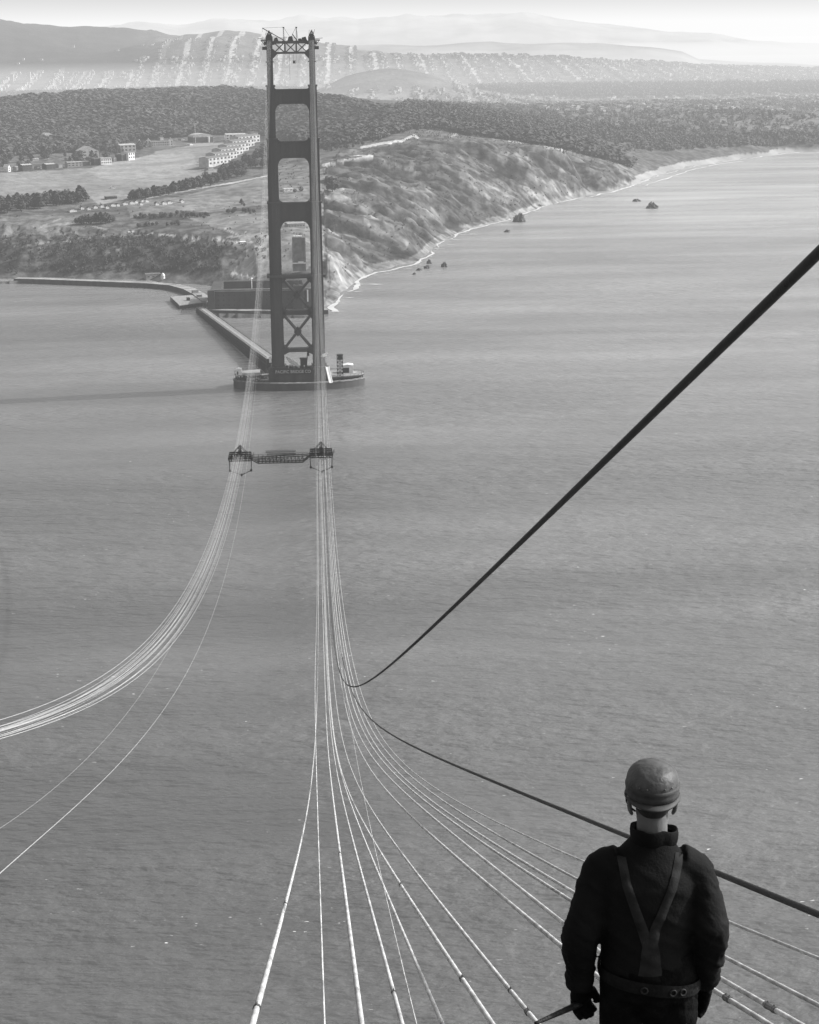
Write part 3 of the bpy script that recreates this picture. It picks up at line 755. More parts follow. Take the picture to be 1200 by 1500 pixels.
mb = MB(); [slab(mb, o-.3, o+.3, -2.2, -.403) for o in (-2.9, 0, 2.9)]; [slab(mb, o-.1, o+.1, .9, 1.1) for o in (-3., 3.)]; [slab(mb, o-.2, o+.2, z-.5, z+.5) for o in (-3.3, 3.3) for z in (-4, -6.5)]; mb.build('stringer', M_TIMBER, tr)
mb = MB(); s = 0
while s < Ln:
    zz_ = -float(A_[2])-d[2]*s/Ln-1
    for o in (-3., 0, 3.): mb.bar(P3(s, o*1.25, zz_), P3(s, o, -2.2), .8)
    mb.bar(P3(s, -4.2, zz_+2.5), P3(s, 3.8, -2.6), .4); mb.bar(P3(s, 4.2, zz_+2.5), P3(s, -3.8, -2.6), .4)
    for o in (-3., 3.): mb.bar(P3(s, o, 0), P3(s, o, 1.), .14)
    s += 2.1
mb.build('pile_bents', M_TIMBER, tr)

# ------------------------------------------------------------------ shore works
def strip_wall(name, label, line, z1, wtop, mat_face, mat_top, z0=-2):
    t = thing(name, label, 'sea wall', (0, 0, 0))
    P = [at(u, v, z1) for u, v in line]; mb = MB(); mt = MB()
    for a, b_ in zip(P[:-1], P[1:]):
        d_ = (b_-a)/np.hypot(*(b_-a)[:2]); nn = np.array([-d_[1], d_[0], 0])
        a2, b2 = a+nn*wtop, b_+nn*wtop
        mb.add([(a[0], a[1], z0), (b_[0], b_[1], z0), (b_[0], b_[1], z1), (a[0], a[1], z1)], [(0, 1, 2, 3)])
        mt.add([(a[0], a[1], z1), (b_[0], b_[1], z1), (b2[0], b2[1], z1), (a2[0], a2[1], z1)], [(0, 1, 2, 3)])
    mb.build('wall_face', mat_face, t); mt.build('walkway', mat_top, t)
M_WALK = mat('pale_walk', .27, .9, .1, .35, .08)
strip_wall('sea_wall', 'long low sea wall with a pale walkway along the foot of the left bluff', [(20, 408), (60, 409), (110, 411), (165, 413), (215, 415), (247, 417.5), (268, 423), (283, 431), (296, 441)], 4.6, 11, M_DCONC, M_WALK)
strip_wall('sea_wall', 'dark sea wall below the brick fort', [(298, 451), (308, 454), (345, 455), (400, 455.5), (450, 455), (481, 454)], 3.6, 10, M_DCONC, M_WALK)
# wharf
t = thing('wharf', 'small square wharf with a pale deck beside the shore end of the trestle', 'wharf')
cs = [at(u, v, 4.) for u, v in ((250, 434.5), (263, 447), (304, 442), (281, 432))]
mb = MB(); vs = [(p[0], p[1], z) for z in (3.4, 4.) for p in cs]; mb.add(vs, [(0, 1, 2, 3), (4, 7, 6, 5), (0, 4, 5, 1), (1, 5, 6, 2), (2, 6, 7, 3), (3, 7, 4, 0)]); mb.build('deck', M_PLANK, t)
for i in range(4):
    a, b_ = cs[i], cs[(i+1) % 4]; n = 9
    for k in range(n): p = a+(b_-a)*k/n; mb = MB(); mb.bar((p[0], p[1], -1), (p[0], p[1], 3.4), .6); mb.build('pile', M_TIMBER, t)
for k, (u, v, w, h_, lb) in enumerate([(276, 440, 4, 2.2, 'small dark crate standing in the middle of the square wharf'), (286, 430, 9, 3, 'pale low shed at the shoreward edge of the wharf'), (292, 436, 7, 2.5, 'pale low shed nearest the shore end of the trestle')]):
    p = at(u, v, 4.05); t = thing('crate' if k == 0 else 'wharf_shed', lb, 'crate' if k == 0 else 'shed', tuple(p), .3)
    mb = MB(); mb.box(-w/2*.6, w/2*.6, -2, 2, 0, h_); mb.build('wall', M_TIMBER if k == 0 else M_WALLG, t); mb = MB(); mb.box(-w/2*.6-.2, w/2*.6+.2, -2.2, 2.2, h_, h_+.3); mb.build('roof', M_PLANK if k else M_TIMBER, t)
# the brick fort
a = at(309, 451.5, 3.5); b_ = at(458, 451.5, 3.5); w = float(b_[0]-a[0]); hF = 16.5
fort = thing('brick_fort', 'dark flat-roofed brick fort on the point behind the tower', 'fort', ((a[0]+b_[0])/2, float((a[1]+b_[1])/2), 3.))
mb = MB(); mb.box(-w/2, w/2, 0, 9, 0, hF); mb.box(-w/2, -w/2+9, 9.01, 62, 0, hF); mb.box(w/2-9, w/2, 9.01, 62, 0, hF); mb.box(-w/2, w/2, 62.01, 70, 0, hF); mb.build('wall', M_BRICK, fort)
M_BAST = mat('bastion_brick', .08, .9, .2, .3, .1)
for x in (-w/2-2, w/2-4): mb = MB(); mb.box(x, x+6, -3, -.003, 0, hF+.4); mb.build('bastion', M_BAST, fort)
mb = MB(); mb.box(-w/2+4.01, w/2-4.01, -.5, -.003, hF-1.1, hF-.4); mb.box(-w/2-.2, w/2+.2, -.2, .6, hF+.003, hF+.9); mb.build('parapet', M_WALK, fort)
mb = MB()
for r_ in range(3):
    for k in range(17):
        x = -w/2+7+k*(w-14)/16.; mb = MB(); mb.box(x-.5, x+.5, -.12, -.003, 3+r_*4.3, 4.4+r_*4.3); mb.build('gun_port', M_STEEL2, fort)
mb = MB(); mb.box(-w/2+9.05, w/2-9.05, 9.05, 61.9, 6., 6.3); mb.build('court_floor', M_CONC, fort)
mb = MB(); mb.tube([(-8, 5, hF), (-8, 5, hF+9)], .3, 6); mb.tube([(-8, 5, hF+9), (-8, 5, hF+10)], [1.1, .2], 8); mb.build('light_tower', M_WHITE, fort)
# concrete pylons of the approach
def pylon(label, u0, u1, vt, vb, Y, dep, rods, m_):
    a = onY(u0, vb, Y); b_ = onY(u1, vb, Y); h = float(onY(u0, vt, Y)[2]-a[2]); w = float(b_[0]-a[0])
    t = thing('concrete_pylon', label, 'pylon', ((a[0]+b_[0])/2, Y, a[2]), 0)
    mb = MB(); mb.box(-w/2, w/2, 0, dep, -4, h)
    for k in range(4): mb.box(-w/2-.3, w/2+.3, -.3, dep+.3, h*k/4., h*k/4.+.7)
    for x in (-w/2, w/2-1.6): mb.box(x, x+1.6, -.9, -.305, -4, h)
    mb.build('shaft', m_, t)
    mb = MB()
    for k in range(rods):
        x = rnd.uniform(-w/2, w/2); mb.bar((x, rnd.uniform(0, dep), h), (x+rnd.uniform(-.3, .3), rnd.uniform(0, dep), h+rnd.uniform(1.5, 5)), .25)
    mb.build('form_timbers', M_TIMBER, t); return t
t = pylon('unfinished dark pylon bristling with rods, seen through the upper cross brace beside the fort', 430.5, 445.5, 419, 454, 1650, 12, 26, M_DCONC)
mb = MB(); mb.box(7.2, 8.4, -1.2, 0, 7, 17); mb.build('white_hoist_way', M_WHITE, t)
t = pylon('grey square pylon with white staging, standing behind in the opening above the deck line', 429, 448.5, 348, 391, 1800, 16, 8, mat('pylon_concrete', .17, .9, .1, .3, .2))
mb = MB(); mb.box(-6, 6, -1.6, -.95, 3, 4.); mb.box(-1, 4, -2, -1.65, 3.4, 5.2); mb.box(-5, 3, 1, 5, 27.3, 28.4); mb.build('staging', M_WHITE, t)

# ------------------------------------------------------------------ buildings ashore
def bld(name, label, u, v, wpx, hpx, dep, rz, wm, rm, style='gable', wins=0, group=None, cat='building', chim=0):
    p = on_ground(u, v); D = math.hypot(p.x-CX, p.y-CY); w = wpx/FOC*D; h = hpx/FOC*D
    t = thing(name, label, cat, (p.x, p.y+dep/2, p.z-.3), R(rz if group else abs(rz)*1.6+16), group)
    e = h*(.62 if style == 'gable' else .6 if style == 'arch' else .86)
    mb = MB(); mb.box(-w/2, w/2, -dep/2, dep/2, -1.5, e)
    if style == 'gableX': pass
    if style in ('gable',): mb.prism([(-w/2+.1, e), (w/2-.1, e), (0, h-.3)][::1], -dep/2+.05, -dep/2+.6); mb.prism([(-w/2+.1, e), (w/2-.1, e), (0, h-.3)], dep/2-.6, dep/2-.05)
    if style == 'side':
        for s in (-1, 1): mb.add([(s*(w/2-.1), -dep/2, e), (s*(w/2-.1), dep/2, e), (s*(w/2-.1), 0, h-.2)], [(0, 1, 2)])
    mb.build('wall', wm, t)
    mb = MB()
    if style == 'gable':
        mb.add([(-w/2-.4, -dep/2-.4, e-.2), (0, -dep/2-.4, h), (w/2+.4, -dep/2-.4, e-.2), (-w/2-.4, dep/2+.4, e-.2), (0, dep/2+.4, h), (w/2+.4, dep/2+.4, e-.2)], [(0, 1, 4, 3), (1, 2, 5, 4)])
    elif style == 'side':
        mb.add([(-w/2-.4, -dep/2-.4, e-.2), (-w/2-.4, 0, h), (-w/2-.4, dep/2+.4, e-.2), (w/2+.4, -dep/2-.4, e-.2), (w/2+.4, 0, h), (w/2+.4, dep/2+.4, e-.2)], [(0, 3, 4, 1), (1, 4, 5, 2)])
    elif style == 'arch':
        P = [(-w/2-.3, e)]+[(w/2*math.cos(math.pi-math.pi*k/10), e+(h-e)*math.sin(math.pi*k/10)) for k in range(1, 10)]+[(w/2+.3, e)]
        mb.prism(P[::-1], -dep/2-.3, dep/2+.3)
    else: mb.box(-w/2-.3, w/2+.3, -dep/2-.3, dep/2+.3, e+.003, h)
    rf = mb.build('roof', rm, t)
    for k in range(chim):
        mb = MB(); x = -w*.35+k*w*.7/max(chim-1, 1); mb.box(x-.5, x+.5, -.4, .6, e, h+1.4); mb.build('chimney', wm, rf)
    if wins:
        for k in range(wins):
            for fl in range(2 if e > 6 else 1):
                x = -w/2+w*(k+.5)/wins; z = e*(.3+.42*fl) if e > 6 else e*.35; ww = w/wins*.24
                mb = MB(); mb.box(x-ww, x+ww, -dep/2-.1, -dep/2-.003, z, z+e*.2); mb.build('window', M_GLASS, t)
    return t
M_BARR = mat('barracks_wall', .42, .8, .2, .25, .15)
HG = 'barracks blocks in a row up the right edge of the field'
ord_ = ['nearest', 'second', 'third', 'fourth', 'fifth', 'sixth']
for k, (u, v) in enumerate([(315, 243), (324.5, 236.5), (333.5, 230.5), (342, 224.5), (350.5, 218.5), (359, 212)]):
    bld('barracks', 'white-fronted barracks block with dark roof, %s of the row beside the dark tree belt' % ord_[k], u, v, 66, 14.5, 15, 64, M_BARR, M_ROOF, 'side', 6, HG, 'barracks')
    mbx = bld('barracks_wing', 'dark-roofed rear wing behind the %s white barracks block' % ord_[k], u-8, v-1.5, 9, 10, 22, 20, M_BRICK, M_ROOF, 'side', 0, 'rear wings behind the barracks row', 'barracks wing', 1)
bld('barracks', 'long barracks with grey roof and white end gable at the top right of the field', 350, 206, 40, 10.5, 20, 10, M_WHITE, M_LROOF, 'side', 8, HG, 'barracks')
bld('barracks', 'small white block at the upper right end of the barracks row', 369, 209, 12, 15, 18, 30, M_WHITE, M_ROOF, 'flat', 3, HG, 'barracks')
t = bld('post_hall', 'long low hall with two white gable ends at the far side of the field', 232, 215, 26, 8.5, 16, 4, M_WALLG, M_ROOF, 'side', 8, None, 'hall')
bld('hall_gable', 'left white gable end pavilion of the long low hall', 216.5, 215.5, 8, 12, 22, 4, M_WHITE, M_ROOF, 'gable', 2, 'gable pavilions of the long hall', 'pavilion')
bld('hall_gable', 'right white gable end pavilion of the long low hall', 249, 214, 8, 12, 22, 4, M_WHITE, M_ROOF, 'gable', 2, 'gable pavilions of the long hall', 'pavilion')
bld('drill_hall', 'wide hall with a pale arched roof near the flagpole', 293, 209, 30, 12.5, 30, 3, M_BRICK, M_LROOF, 'arch', 0, None, 'hall')
mb = MB(); p = on_ground(306, 209); mb.box(-1.2, 1.2, -1, 8, 0, 9.5); tag(mb.build('white_annex', M_WHITE, loc=tuple(p)), 'narrow white annex at the right end of the arched hall', 'annex')
for a in [('house', 'pale block half hidden in the woods above the long hall', 245, 198, 16, 7, 14, 5, M_WALLG, M_LROOF, 'side', 4),
          ('house', 'faint long building left of the pale block in the upper woods', 222, 200, 16, 5, 12, 5, M_WALLG, M_LROOF, 'side', 0),
          ('house', 'large house with pale roof and chimneys at the upper left corner of the field', 184, 224, 24, 13, 18, -8, M_WALLG, M_LROOF, 'side', 4),
          ('house', 'white gabled house to the right of the large pale-roofed house', 201, 217, 9, 13, 14, -15, M_WHITE, M_ROOF, 'gable', 2),
          ('house', 'house with two tall white bays just below the large pale-roofed house', 187, 235, 12, 13, 16, -20, M_WHITE, M_ROOF, 'side', 3),
          ('house', 'dark-sided block attached left of the house with white bays', 177, 236, 10, 10, 14, -20, M_BRICK, M_ROOF, 'flat', 0),
          ('house', 'white two-storey block with a row of dark windows at the edge of the field', 153.5, 241.5, 16, 10, 12, -6, M_WHITE, M_LROOF, 'flat', 5),
          ('house', 'dark brick block left of the white two-storey block', 140, 242, 10, 10, 14, -6, M_BRICK, M_ROOF, 'flat', 0),
          ('house', 'big grey gabled barn-like building behind the field edge', 127, 231, 26, 16, 22, -10, M_WALLG, M_LROOF, 'gable', 3),
          ('house', 'narrow white house front beside the grey gabled building', 140.5, 229, 4, 8, 8, -20, M_WHITE, M_ROOF, 'gable', 0),
          ('house', 'low pale house with light roof along the field edge', 107.5, 245, 22, 8, 12, -6, M_WALLG, M_PLANK, 'side', 4),
          ('house', 'small dark-roofed shed right of the low pale house', 124, 243, 12, 7, 10, -6, M_BRICK, M_ROOF, 'side', 0),
          ('house', 'dark house with a white end wall, right one of the pair on the field edge', 71, 248.5, 15, 9, 12, -14, M_BRICK, M_LROOF, 'side', 3),
          ('house', 'dark house with a white end wall, left one of the pair on the field edge', 36.5, 250.5, 16, 10, 12, -14, M_BRICK, M_LROOF, 'side', 3),
          ('house', 'small bright white house at the left edge of the field', 10, 252, 5, 11, 10, -20, M_WHITE, M_WHITE, 'gable', 1),
          ('house', 'white house with a curved pale roof standing alone in the left woods', 67.5, 207, 13, 12, 14, -10, M_WHITE, M_LROOF, 'arch', 2),
          ('house', 'low white house among dark trees left of the grey gabled building', 67, 233, 5, 6, 8, -10, M_WHITE, M_ROOF, 'gable', 0),
          ('house', 'pale low house in the trees behind the dark pair', 50, 236, 10, 4, 10, -10, M_WALLG, M_LROOF, 'side', 0),
          ('hut', 'tiny bright white hut alone in the middle of the field', 164.5, 276.5, 5, 4.5, 6, 0, M_WHITE, M_WHITE, 'gable', 0),
          ('shed', 'long dark shed at the lower edge of the field', 162, 292, 16, 5, 8, -3, M_BRICK, M_ROOF, 'side', 0),
          ('house', 'low white house seen through the third opening of the tower', 421, 280, 14, 4.5, 10, 3, M_WHITE, M_LROOF, 'side', 2),
          ('house', 'grey low building beside the sea wall', 223, 408.5, 22, 8, 8, -3, M_WALLG, M_ROOF, 'side', 3),
          ('hut', 'small white hut by the road above the fort', 355, 357, 9, 3, 6, -5, M_WHITE, M_WHITE, 'flat', 0),
          ('house', 'long pale building on the slope seen between the tower legs below the lowest portal', 432, 333, 26, 7, 12, 2, M_WALLG, M_PLANK, 'side', 6),
          ('house', 'pair of small pale houses merged on the far right hilltop by the road', 590, 167, 16, 4, 10, 5, M_WALLG, M_LROOF, 'side', 0),
          ('bunker', 'low concrete battery on the clifftop beside the white road', 520, 232, 18, 3, 10, 4, M_WALLG, M_PLANK, 'flat', 0)]:
    bld(*a, group=None, cat=a[0])
for a in [('left of the white house in the left woods', 48, 214, 7, 6), ('in a gap of the left woods', 90, 214, 6, 5), ('high in the woods above the barn-like building', 118, 205, 6, 4), ('among trees above the house with white bays', 168, 216, 7, 5),
          ('behind the large pale-roofed house', 170, 209, 9, 5), ('at the top corner of the long hall', 205, 203, 7, 5), ('right of the faint long building in the woods', 235, 206, 6, 5), ('between the long hall and the flagpole', 266, 206, 7, 4),
          ('just left of the dark pair on the field edge', 24, 249, 6, 5), ('between the dark pair on the field edge', 54, 248, 5, 5), ('right of the dark pair on the field edge', 86, 246, 6, 6), ('behind the low pale house', 100, 236, 8, 5),
          ('beside the two-storey block', 166, 236, 5, 7), ('at the lower left corner of the barracks row', 306, 249, 9, 4), ('below the arched hall', 278, 213, 5, 3), ('at the far left above the field', 3, 244, 7, 5)]:
    bld('house', 'small pale house '+a[0], a[1], a[2], a[3], a[4], 9, -14, rnd.choice([M_WHITE, M_WALLG]), rnd.choice([M_ROOF, M_LROOF]), rnd.choice(['gable', 'side']), 0, None, 'house')
# wharf-side lighthouse tank
p = on_ground(239, 409); t = thing('round_tank', 'small round white tank standing by the sea wall walkway', 'tank', tuple(p))
mb = MB(); mb.tube([(0, 0, -.5), (0, 0, 3.6), (0, 0, 5.4), (0, 0, 6.2)], [2, 2.1, 1.2, .1], 14); mb.build('tank_body', M_WHITE, t)
# camp of small huts
for k, (u, v, w) in enumerate([(106, 311, 9), (119.5, 307, 4), (129, 308, 4), (139, 306, 5), (149, 304.5, 5), (156, 306, 4), (165, 303, 6), (172, 302.5, 4), (182.5, 301, 6), (193, 299.5, 6), (199, 298, 4), (209, 297, 6), (214, 296.5, 4), (229, 301, 4), (240, 300, 6), (248, 299, 6), (266, 297, 4), (206, 301, 4)]):
    bld('camp_hut', 'small hut with a bright sunlit end in the row below the dark shed', u, v, w*1.15, 5.4, 6, 25, M_WHITE, M_ROOF, 'gable', 0, 'camp huts in a row on the slope', 'hut')
# flagpole
p = on_ground(286.5, 209); D = math.hypot(p.x-CX, p.y-CY); h = 27/FOC*D
t = thing('flagpole', 'tall white flagpole with a flag flying left at the far side of the field', 'flagpole', tuple(p))
mb = MB(); mb.tube([(0, 0, 0), (0, 0, h)], [.35, .22], 8); mb.build('pole', M_WHITE, t)
mb = MB(); mb.add([(0, 0, h-.3), (-4.8, .6, h-1.5), (-4.6, .4, h-4.2), (0, 0, h-2.8), (-2.4, -.4, h-.5), (-2.3, -.4, h-3.3)], [(0, 4, 5, 3), (4, 1, 2, 5)]); mb.build('flag', M_WALLG, t)

# ------------------------------------------------------------------ vegetation
def crown_arrays(n, conic, seed, leaf=.2):
    r = np.random.RandomState(seed); V = []; Fq = []
    c = r.normal(size=(n, 3)); c /= np.linalg.norm(c, axis=1)[:, None]; c *= (r.uniform(.35, 1, n)**.5)[:, None]
    z = (c[:, 2]+1)/2; wd = (1-z*.75) if conic else np.ones(n)
    c[:, 0] *= wd*.5; c[:, 1] *= wd*.5; c[:, 2] = .12+z*.88
    for i in range(n):
        nn = c[i]-np.array([0, 0, .45]); nn = nn/(np.linalg.norm(nn)+1e-6)+r.normal(size=3)*.38+np.array([0, 0, .25]); nn /= np.linalg.norm(nn)
        a = np.cross(nn, r.normal(size=3)); a /= np.linalg.norm(a); b = np.cross(nn, a); s = leaf*r.uniform(.6, 1.3)
        q = [c[i]+a*s*.6, c[i]+b*s*.5, c[i]-a*s*.6, c[i]-b*s*.5]; Fq.append([len(V)+k for k in range(4)]); V += q
    return np.array(V), np.array(Fq)
def scatter(name, pts, hs, label, protos, matl, cat='trees', wf=1.):
    VV = []; FF = []; o = 0
    for (x, y, z), h, k in zip(pts, hs, nrs.randint(0, len(protos), len(pts))):
        V, Fq = protos[k]; a = nrs.uniform(0, 6.28); c, s = math.cos(a), math.sin(a); w = h*nrs.uniform(.7, 1.1)*wf
        P = np.stack([(V[:, 0]*c-V[:, 1]*s)*w+x, (V[:, 0]*s+V[:, 1]*c)*w+y, V[:, 2]*h+z-.06*h], 1)
        VV.append(P); FF.append(Fq+o); o += len(V)
    ob = np_mesh(name, np.concatenate(VV), np.concatenate(FF), matl)
    return tag(ob, label, cat, kind='stuff')
def pick(poly, n, dmin=0, dmax=1e9, vis=True, zmin=2):
    m = inpoly(gU, gV, poly) & (Dg > dmin) & (Dg < dmax) & (GZ > zmin)
    if vis: m &= VIS
    J, I = np.nonzero(m)
    if not len(J): return []
    wts = (Dg[J, I]**2); wts /= wts.sum()
    s = nrs.choice(len(J), n, p=wts); out = []
    for j, i in zip(J[s], I[s]):
        a, b_ = nrs.uniform(-.5, .5, 2); th = TH[i]+a*(TH[1]-TH[0] if i < 40 else .0006); ld = LD[j]+b_*.0026
        x = CX+math.exp(ld)*math.sin(th); y = CY+math.exp(ld)*math.cos(th); out.append((x, y, ground(x, y)))
    return out
M_WOOD = mat('woodland_foliage', .075, .85, .1, .45, .012)
M_FARW = mat('far_foliage', .1, .9, .1, .3, .02)
conif = [crown_arrays(26, True, s, .26) for s in range(5)]; broad_ = [crown_arrays(26, False, s+20, .28) for s in range(5)]
pts = pick(FOREST, 15000, 2300, 5000)
scatter('woodland', pts, 7+9*nrs.random(len(pts))*(.5+np.array([float(vnoise(p[0]/90, p[1]/90, 4)) for p in pts])), 'dark wooded hills of evergreens rising behind the parade field', broad_+conif[:1], M_WOOD, 'woodland', 1.75)
pts = pick([(0,345),(190,342),(370,356),(335,395),(240,402),(-50,402),(-50,345)], 520, 1500, 2300)+pick([(90,352),(200,348),(330,362),(320,398),(240,400),(150,398),(60,398),(60,372)], 520, 1500, 2300)
pts += pick([(375,345),(392,345),(392,380),(360,380)], 20, 1500, 2300)
M_SCRUB = mat('scrub', .065, .9, .1, .4, .05)
scatter('scrub', pts, nrs.uniform(1.5, 4.8, len(pts)), 'dark scrub covering the lower bluffs above the sea wall', broad_, M_SCRUB, 'scrub')
pts = pick(CLIFF, 600, 1500, 3600, zmin=8)+pick([(0,300),(390,296),(392,345),(0,345)], 120, 1700, 2600)+pick([(560,180),(900,225),(900,245),(700,205),(600,200)], 500, 2400, 4500)+pick([(395,240),(470,230),(475,390),(395,390)], 160, 1500, 3000)
scatter('cliff_scrub', pts, nrs.uniform(.8, 2.8, len(pts)), 'low bushes scattered over the cliffs and the grassy terraces', broad_, M_SCRUB, 'bushes')
pts = pick([(780,200),(900,205),(1250,190),(1250,214),(1000,216),(925,240),(890,222)], 900, 3600, 4700, zmin=10)+pick([(600,135),(1250,130),(1250,208),(900,215),(760,190),(600,160)], 5200, 3900, 6300, zmin=10)
pts += pick([(560,163),(700,182),(900,222),(960,222),(1100,213),(900,188),(700,163),(600,150)], 2600, 3000, 5400, zmin=10)
scatter('distant_woods', pts, nrs.uniform(5, 11, len(pts)), 'hazy belts of trees among the houses above the far beach', conif+broad_, M_FARW, 'trees', 1.4)
pts = pick([(-50,100),(1250,100),(1250,150),(-50,150)], 5200, 6250, 6900, zmin=10)
scatter('park_trees', pts, nrs.uniform(10, 20, len(pts)), 'dark strip of parkland trees crossing the city in the haze', broad_, M_FARW, 'trees')

def mk_tree(seed, conic):
    V, Fq = crown_arrays(150, conic, seed, .17)
    me = bpy.data.meshes.new('crown'); me.from_pydata(V.tolist(), [], Fq.tolist()); me.materials.append(M_LEAF)
    mb = MB(); mb.tube([(0, 0, -.1), (.01, 0, .3), (-.01, .01, .75)], [.035, .026, .01], 6)
    for k in range(4): a = k*1.7; mb.tube([(0, 0, .3+k*.09), (.2*math.cos(a), .2*math.sin(a), .45+k*.1)], [.014, .006], 5)
    return me, mb.mesh('trunk', M_TRUNK)
TR = [mk_tree(s, s % 2) for s in range(100, 106)]
def tree(u, v, hpx, label, group, name='cypress_tree', jit=1.):
    p = on_ground(u, v); D = math.hypot(p.x-CX, p.y-CY); h = hpx/FOC*D
    t = thing(name, label, 'tree', (p.x, p.y, p.z), rnd.uniform(0, 6), group); t.scale = (h*rnd.uniform(.85, 1.25),)*2+(h,)
    cm, tm = TR[rnd.randrange(6)]
    for nm, me in (('crown', cm), ('trunk', tm)):
        o = bpy.data.objects.new(nm, me); COL.objects.link(o); o.parent = t
for k in range(64):
    s = k/63.; u = -12+s*137+rnd.uniform(-2, 2); tree(u, 313-s*19+rnd.uniform(-7, 3), rnd.uniform(13, 19), 'dark evergreen in the thick tree belt at the left, below the field', 'tree belt left of the huts')
for k in range(95):
    s = (k/94.)**.85; u = 192+s*203+rnd.uniform(-2, 2); vb = np.interp(u, [192, 240, 300, 350, 395], [294, 287, 275, 262, 247]); vt = np.interp(u, [192, 240, 300, 350, 395], [288, 279, 262, 240, 217])
    tree(u, rnd.uniform(vt+3, vb), rnd.uniform(10, 15), 'dark evergreen in the long diagonal tree belt below the barracks row', 'diagonal tree belt below the barracks')
for u, v, h in [(113, 328, 9), (120, 329, 13), (127, 328, 14), (133, 329, 12), (141, 328, 16), (148, 328, 18), (155, 328, 16), (161, 327, 12), (166, 325, 8)]:
    tree(u, v, h, 'round dark bush-like tree in the clump below the camp huts', 'clump of trees below the huts')
for u, v, h, lb in [(487, 283, 22, 'large round dark tree standing alone on the clifftop right of the tower'), (441, 281, 8, 'dark tree beside the low white house seen through the tower'), (432, 283, 6, 'low dark bush just right of the low white house seen through the tower'), (354, 300, 9, 'single dark tree alone on the pale terrace left of the tower'), (358, 303, 6, 'small bush touching the lone tree on the pale terrace')]:
    tree(u, v, h, lb, None)
for k in range(72):
    (ua, va), (ub, vb_) = rnd.choice([((195, 320), (265, 316)), ((195, 320), (300, 319)), ((203, 333), (264, 330)), ((264, 316), (308, 318)), ((332, 311), (372, 312))]); f = rnd.random()
    tree(ua+(ub-ua)*f, va+(vb_-va)*f+rnd.uniform(-2, 2), rnd.uniform(4, 7), 'low dark shrub on the mounds above the shore road', 'shrubs on the old battery mounds', 'shrub')
for k in range(44):
    s = k/43.; u = 470+s*190+rnd.uniform(-3, 3); v = np.interp(u, [470, 520, 560, 600, 660], [222, 214, 203, 190, 186])+rnd.uniform(-4, 3)
    tree(u, v, rnd.uniform(5, 9), 'dark tree at the inland edge of the clifftop road', 'trees along the clifftop road')
for k in range(60):
    u = rnd.uniform(-10, 215); tree(u, rnd.uniform(222, np.interp(u, [0, 120, 160, 215], [248, 243, 232, 214])), rnd.uniform(7, 13), 'dark leafy tree standing between the houses at the field edge', 'trees among the field-edge houses')

# ------------------------------------------------------------------ city houses
M_CITYW = mat('city_wall', .42, .85, .1); M_CITYR = mat('city_roof', .2, .9, .1)
def hbox(x, y, z, w, d, h, a):
    c, s = math.cos(a), math.sin(a); vs = []
    for zz_ in (z-3, z+h):
        for X, Y in ((-w, -d), (w, -d), (w, d), (-w, d)): vs.append((x+(X*c-Y*s)/2, y+(X*s+Y*c)/2, zz_))
    return vs
HF = [(0, 1, 5, 4), (1, 2, 6, 5), (2, 3, 7, 6), (3, 0, 4, 7), (4, 5, 6, 7)]
sd = ray(515, 56); SA = math.atan2(sd[0], sd[1])           # street direction, roughly due south
sdx = np.array([math.sin(SA), math.cos(SA)]); sdn = np.array([math.cos(SA), -math.sin(SA)])
cityV = []; cityF = []; cityM = []
near_h = []
def addh(x, y, z, w, d, h, a):
    o = len(cityV); cityV.extend(hbox(x, y, z, w, d, h, a)); cityF.extend([[i+o for i in f] for f in HF]); cityM.extend([0, 0, 0, 0, 1])
for row in range(-34, 42):
    off = row*92+rnd.uniform(-6, 6); s = 6950
    while s < 8700:
        p = np.array([CX, CY])+sdx*s+sdn*off; s += rnd.choice([9, 11, 13, 22])
        th = math.atan2(p[0]-CX, p[1]-CY)
        if th < -.21 or th > .29: continue
        z = ground(p[0], p[1]); (u_,), (v_,) = proj((p[0], p[1], z))
        if z > 235: continue
        dens = .75 if (u_ > 215 or z < 118) else .02
        if (u_ > 215 and z > 150 and u_ < 300): dens *= .5
        if vnoise(p[0]/160, p[1]/160, 8) < .15: dens *= .4
        if rnd.random() > dens: continue
        q = p+sdn*rnd.choice([-1, 1])*rnd.uniform(9, 20)
        addh(q[0], q[1], z, rnd.uniform(7, 12), rnd.uniform(8, 14), rnd.uniform(5, 8 if z > 160 else 10), -SA)
for k in range(22000):
    s = rnd.uniform(4300, 6250) if k < 11000 else rnd.uniform(6600, 8800); off = rnd.randint(-18, 26)*62+rnd.uniform(-14, 14); p = np.array([CX, CY])+sdx*s+sdn*off
    if vnoise(p[0]/120, p[1]/120, 18) < .35: continue
    z = ground(p[0], p[1])
    if (z > 90 and s < 6300) or z < 12 or (s > 6300 and (z > 165 or (z > 112 and math.atan2(p[0]-CX, p[1]-CY) < -.09))): continue
    if s < 5000 and proj((p[0], p[1], z))[0][0] < 780: continue
    addh(p[0], p[1], z, rnd.uniform(5, 11), rnd.uniform(6, 12), rnd.uniform(4, 9), -SA+rnd.choice([0, 0, .6]))
tag(np_mesh('city_houses', np.array(cityV), np.array(cityF), [M_CITYW, M_CITYR], np.array(cityM)), 'countless pale houses in rows along the streets of the hazy city', 'houses', kind='stuff')
mb = MB(); mb.box(-5.5, 5.5, -5, 5, -2, 6.5); h1 = mb
mb.add([(-5.9, -5.4, 6.3), (0, -5.4, 9.5), (5.9, -5.4, 6.3), (-5.9, 5.4, 6.3), (0, 5.4, 9.5), (5.9, 5.4, 6.3)], [(0, 1, 4, 3), (1, 2, 5, 4), (0, 2, 1), (3, 4, 5)], 1)
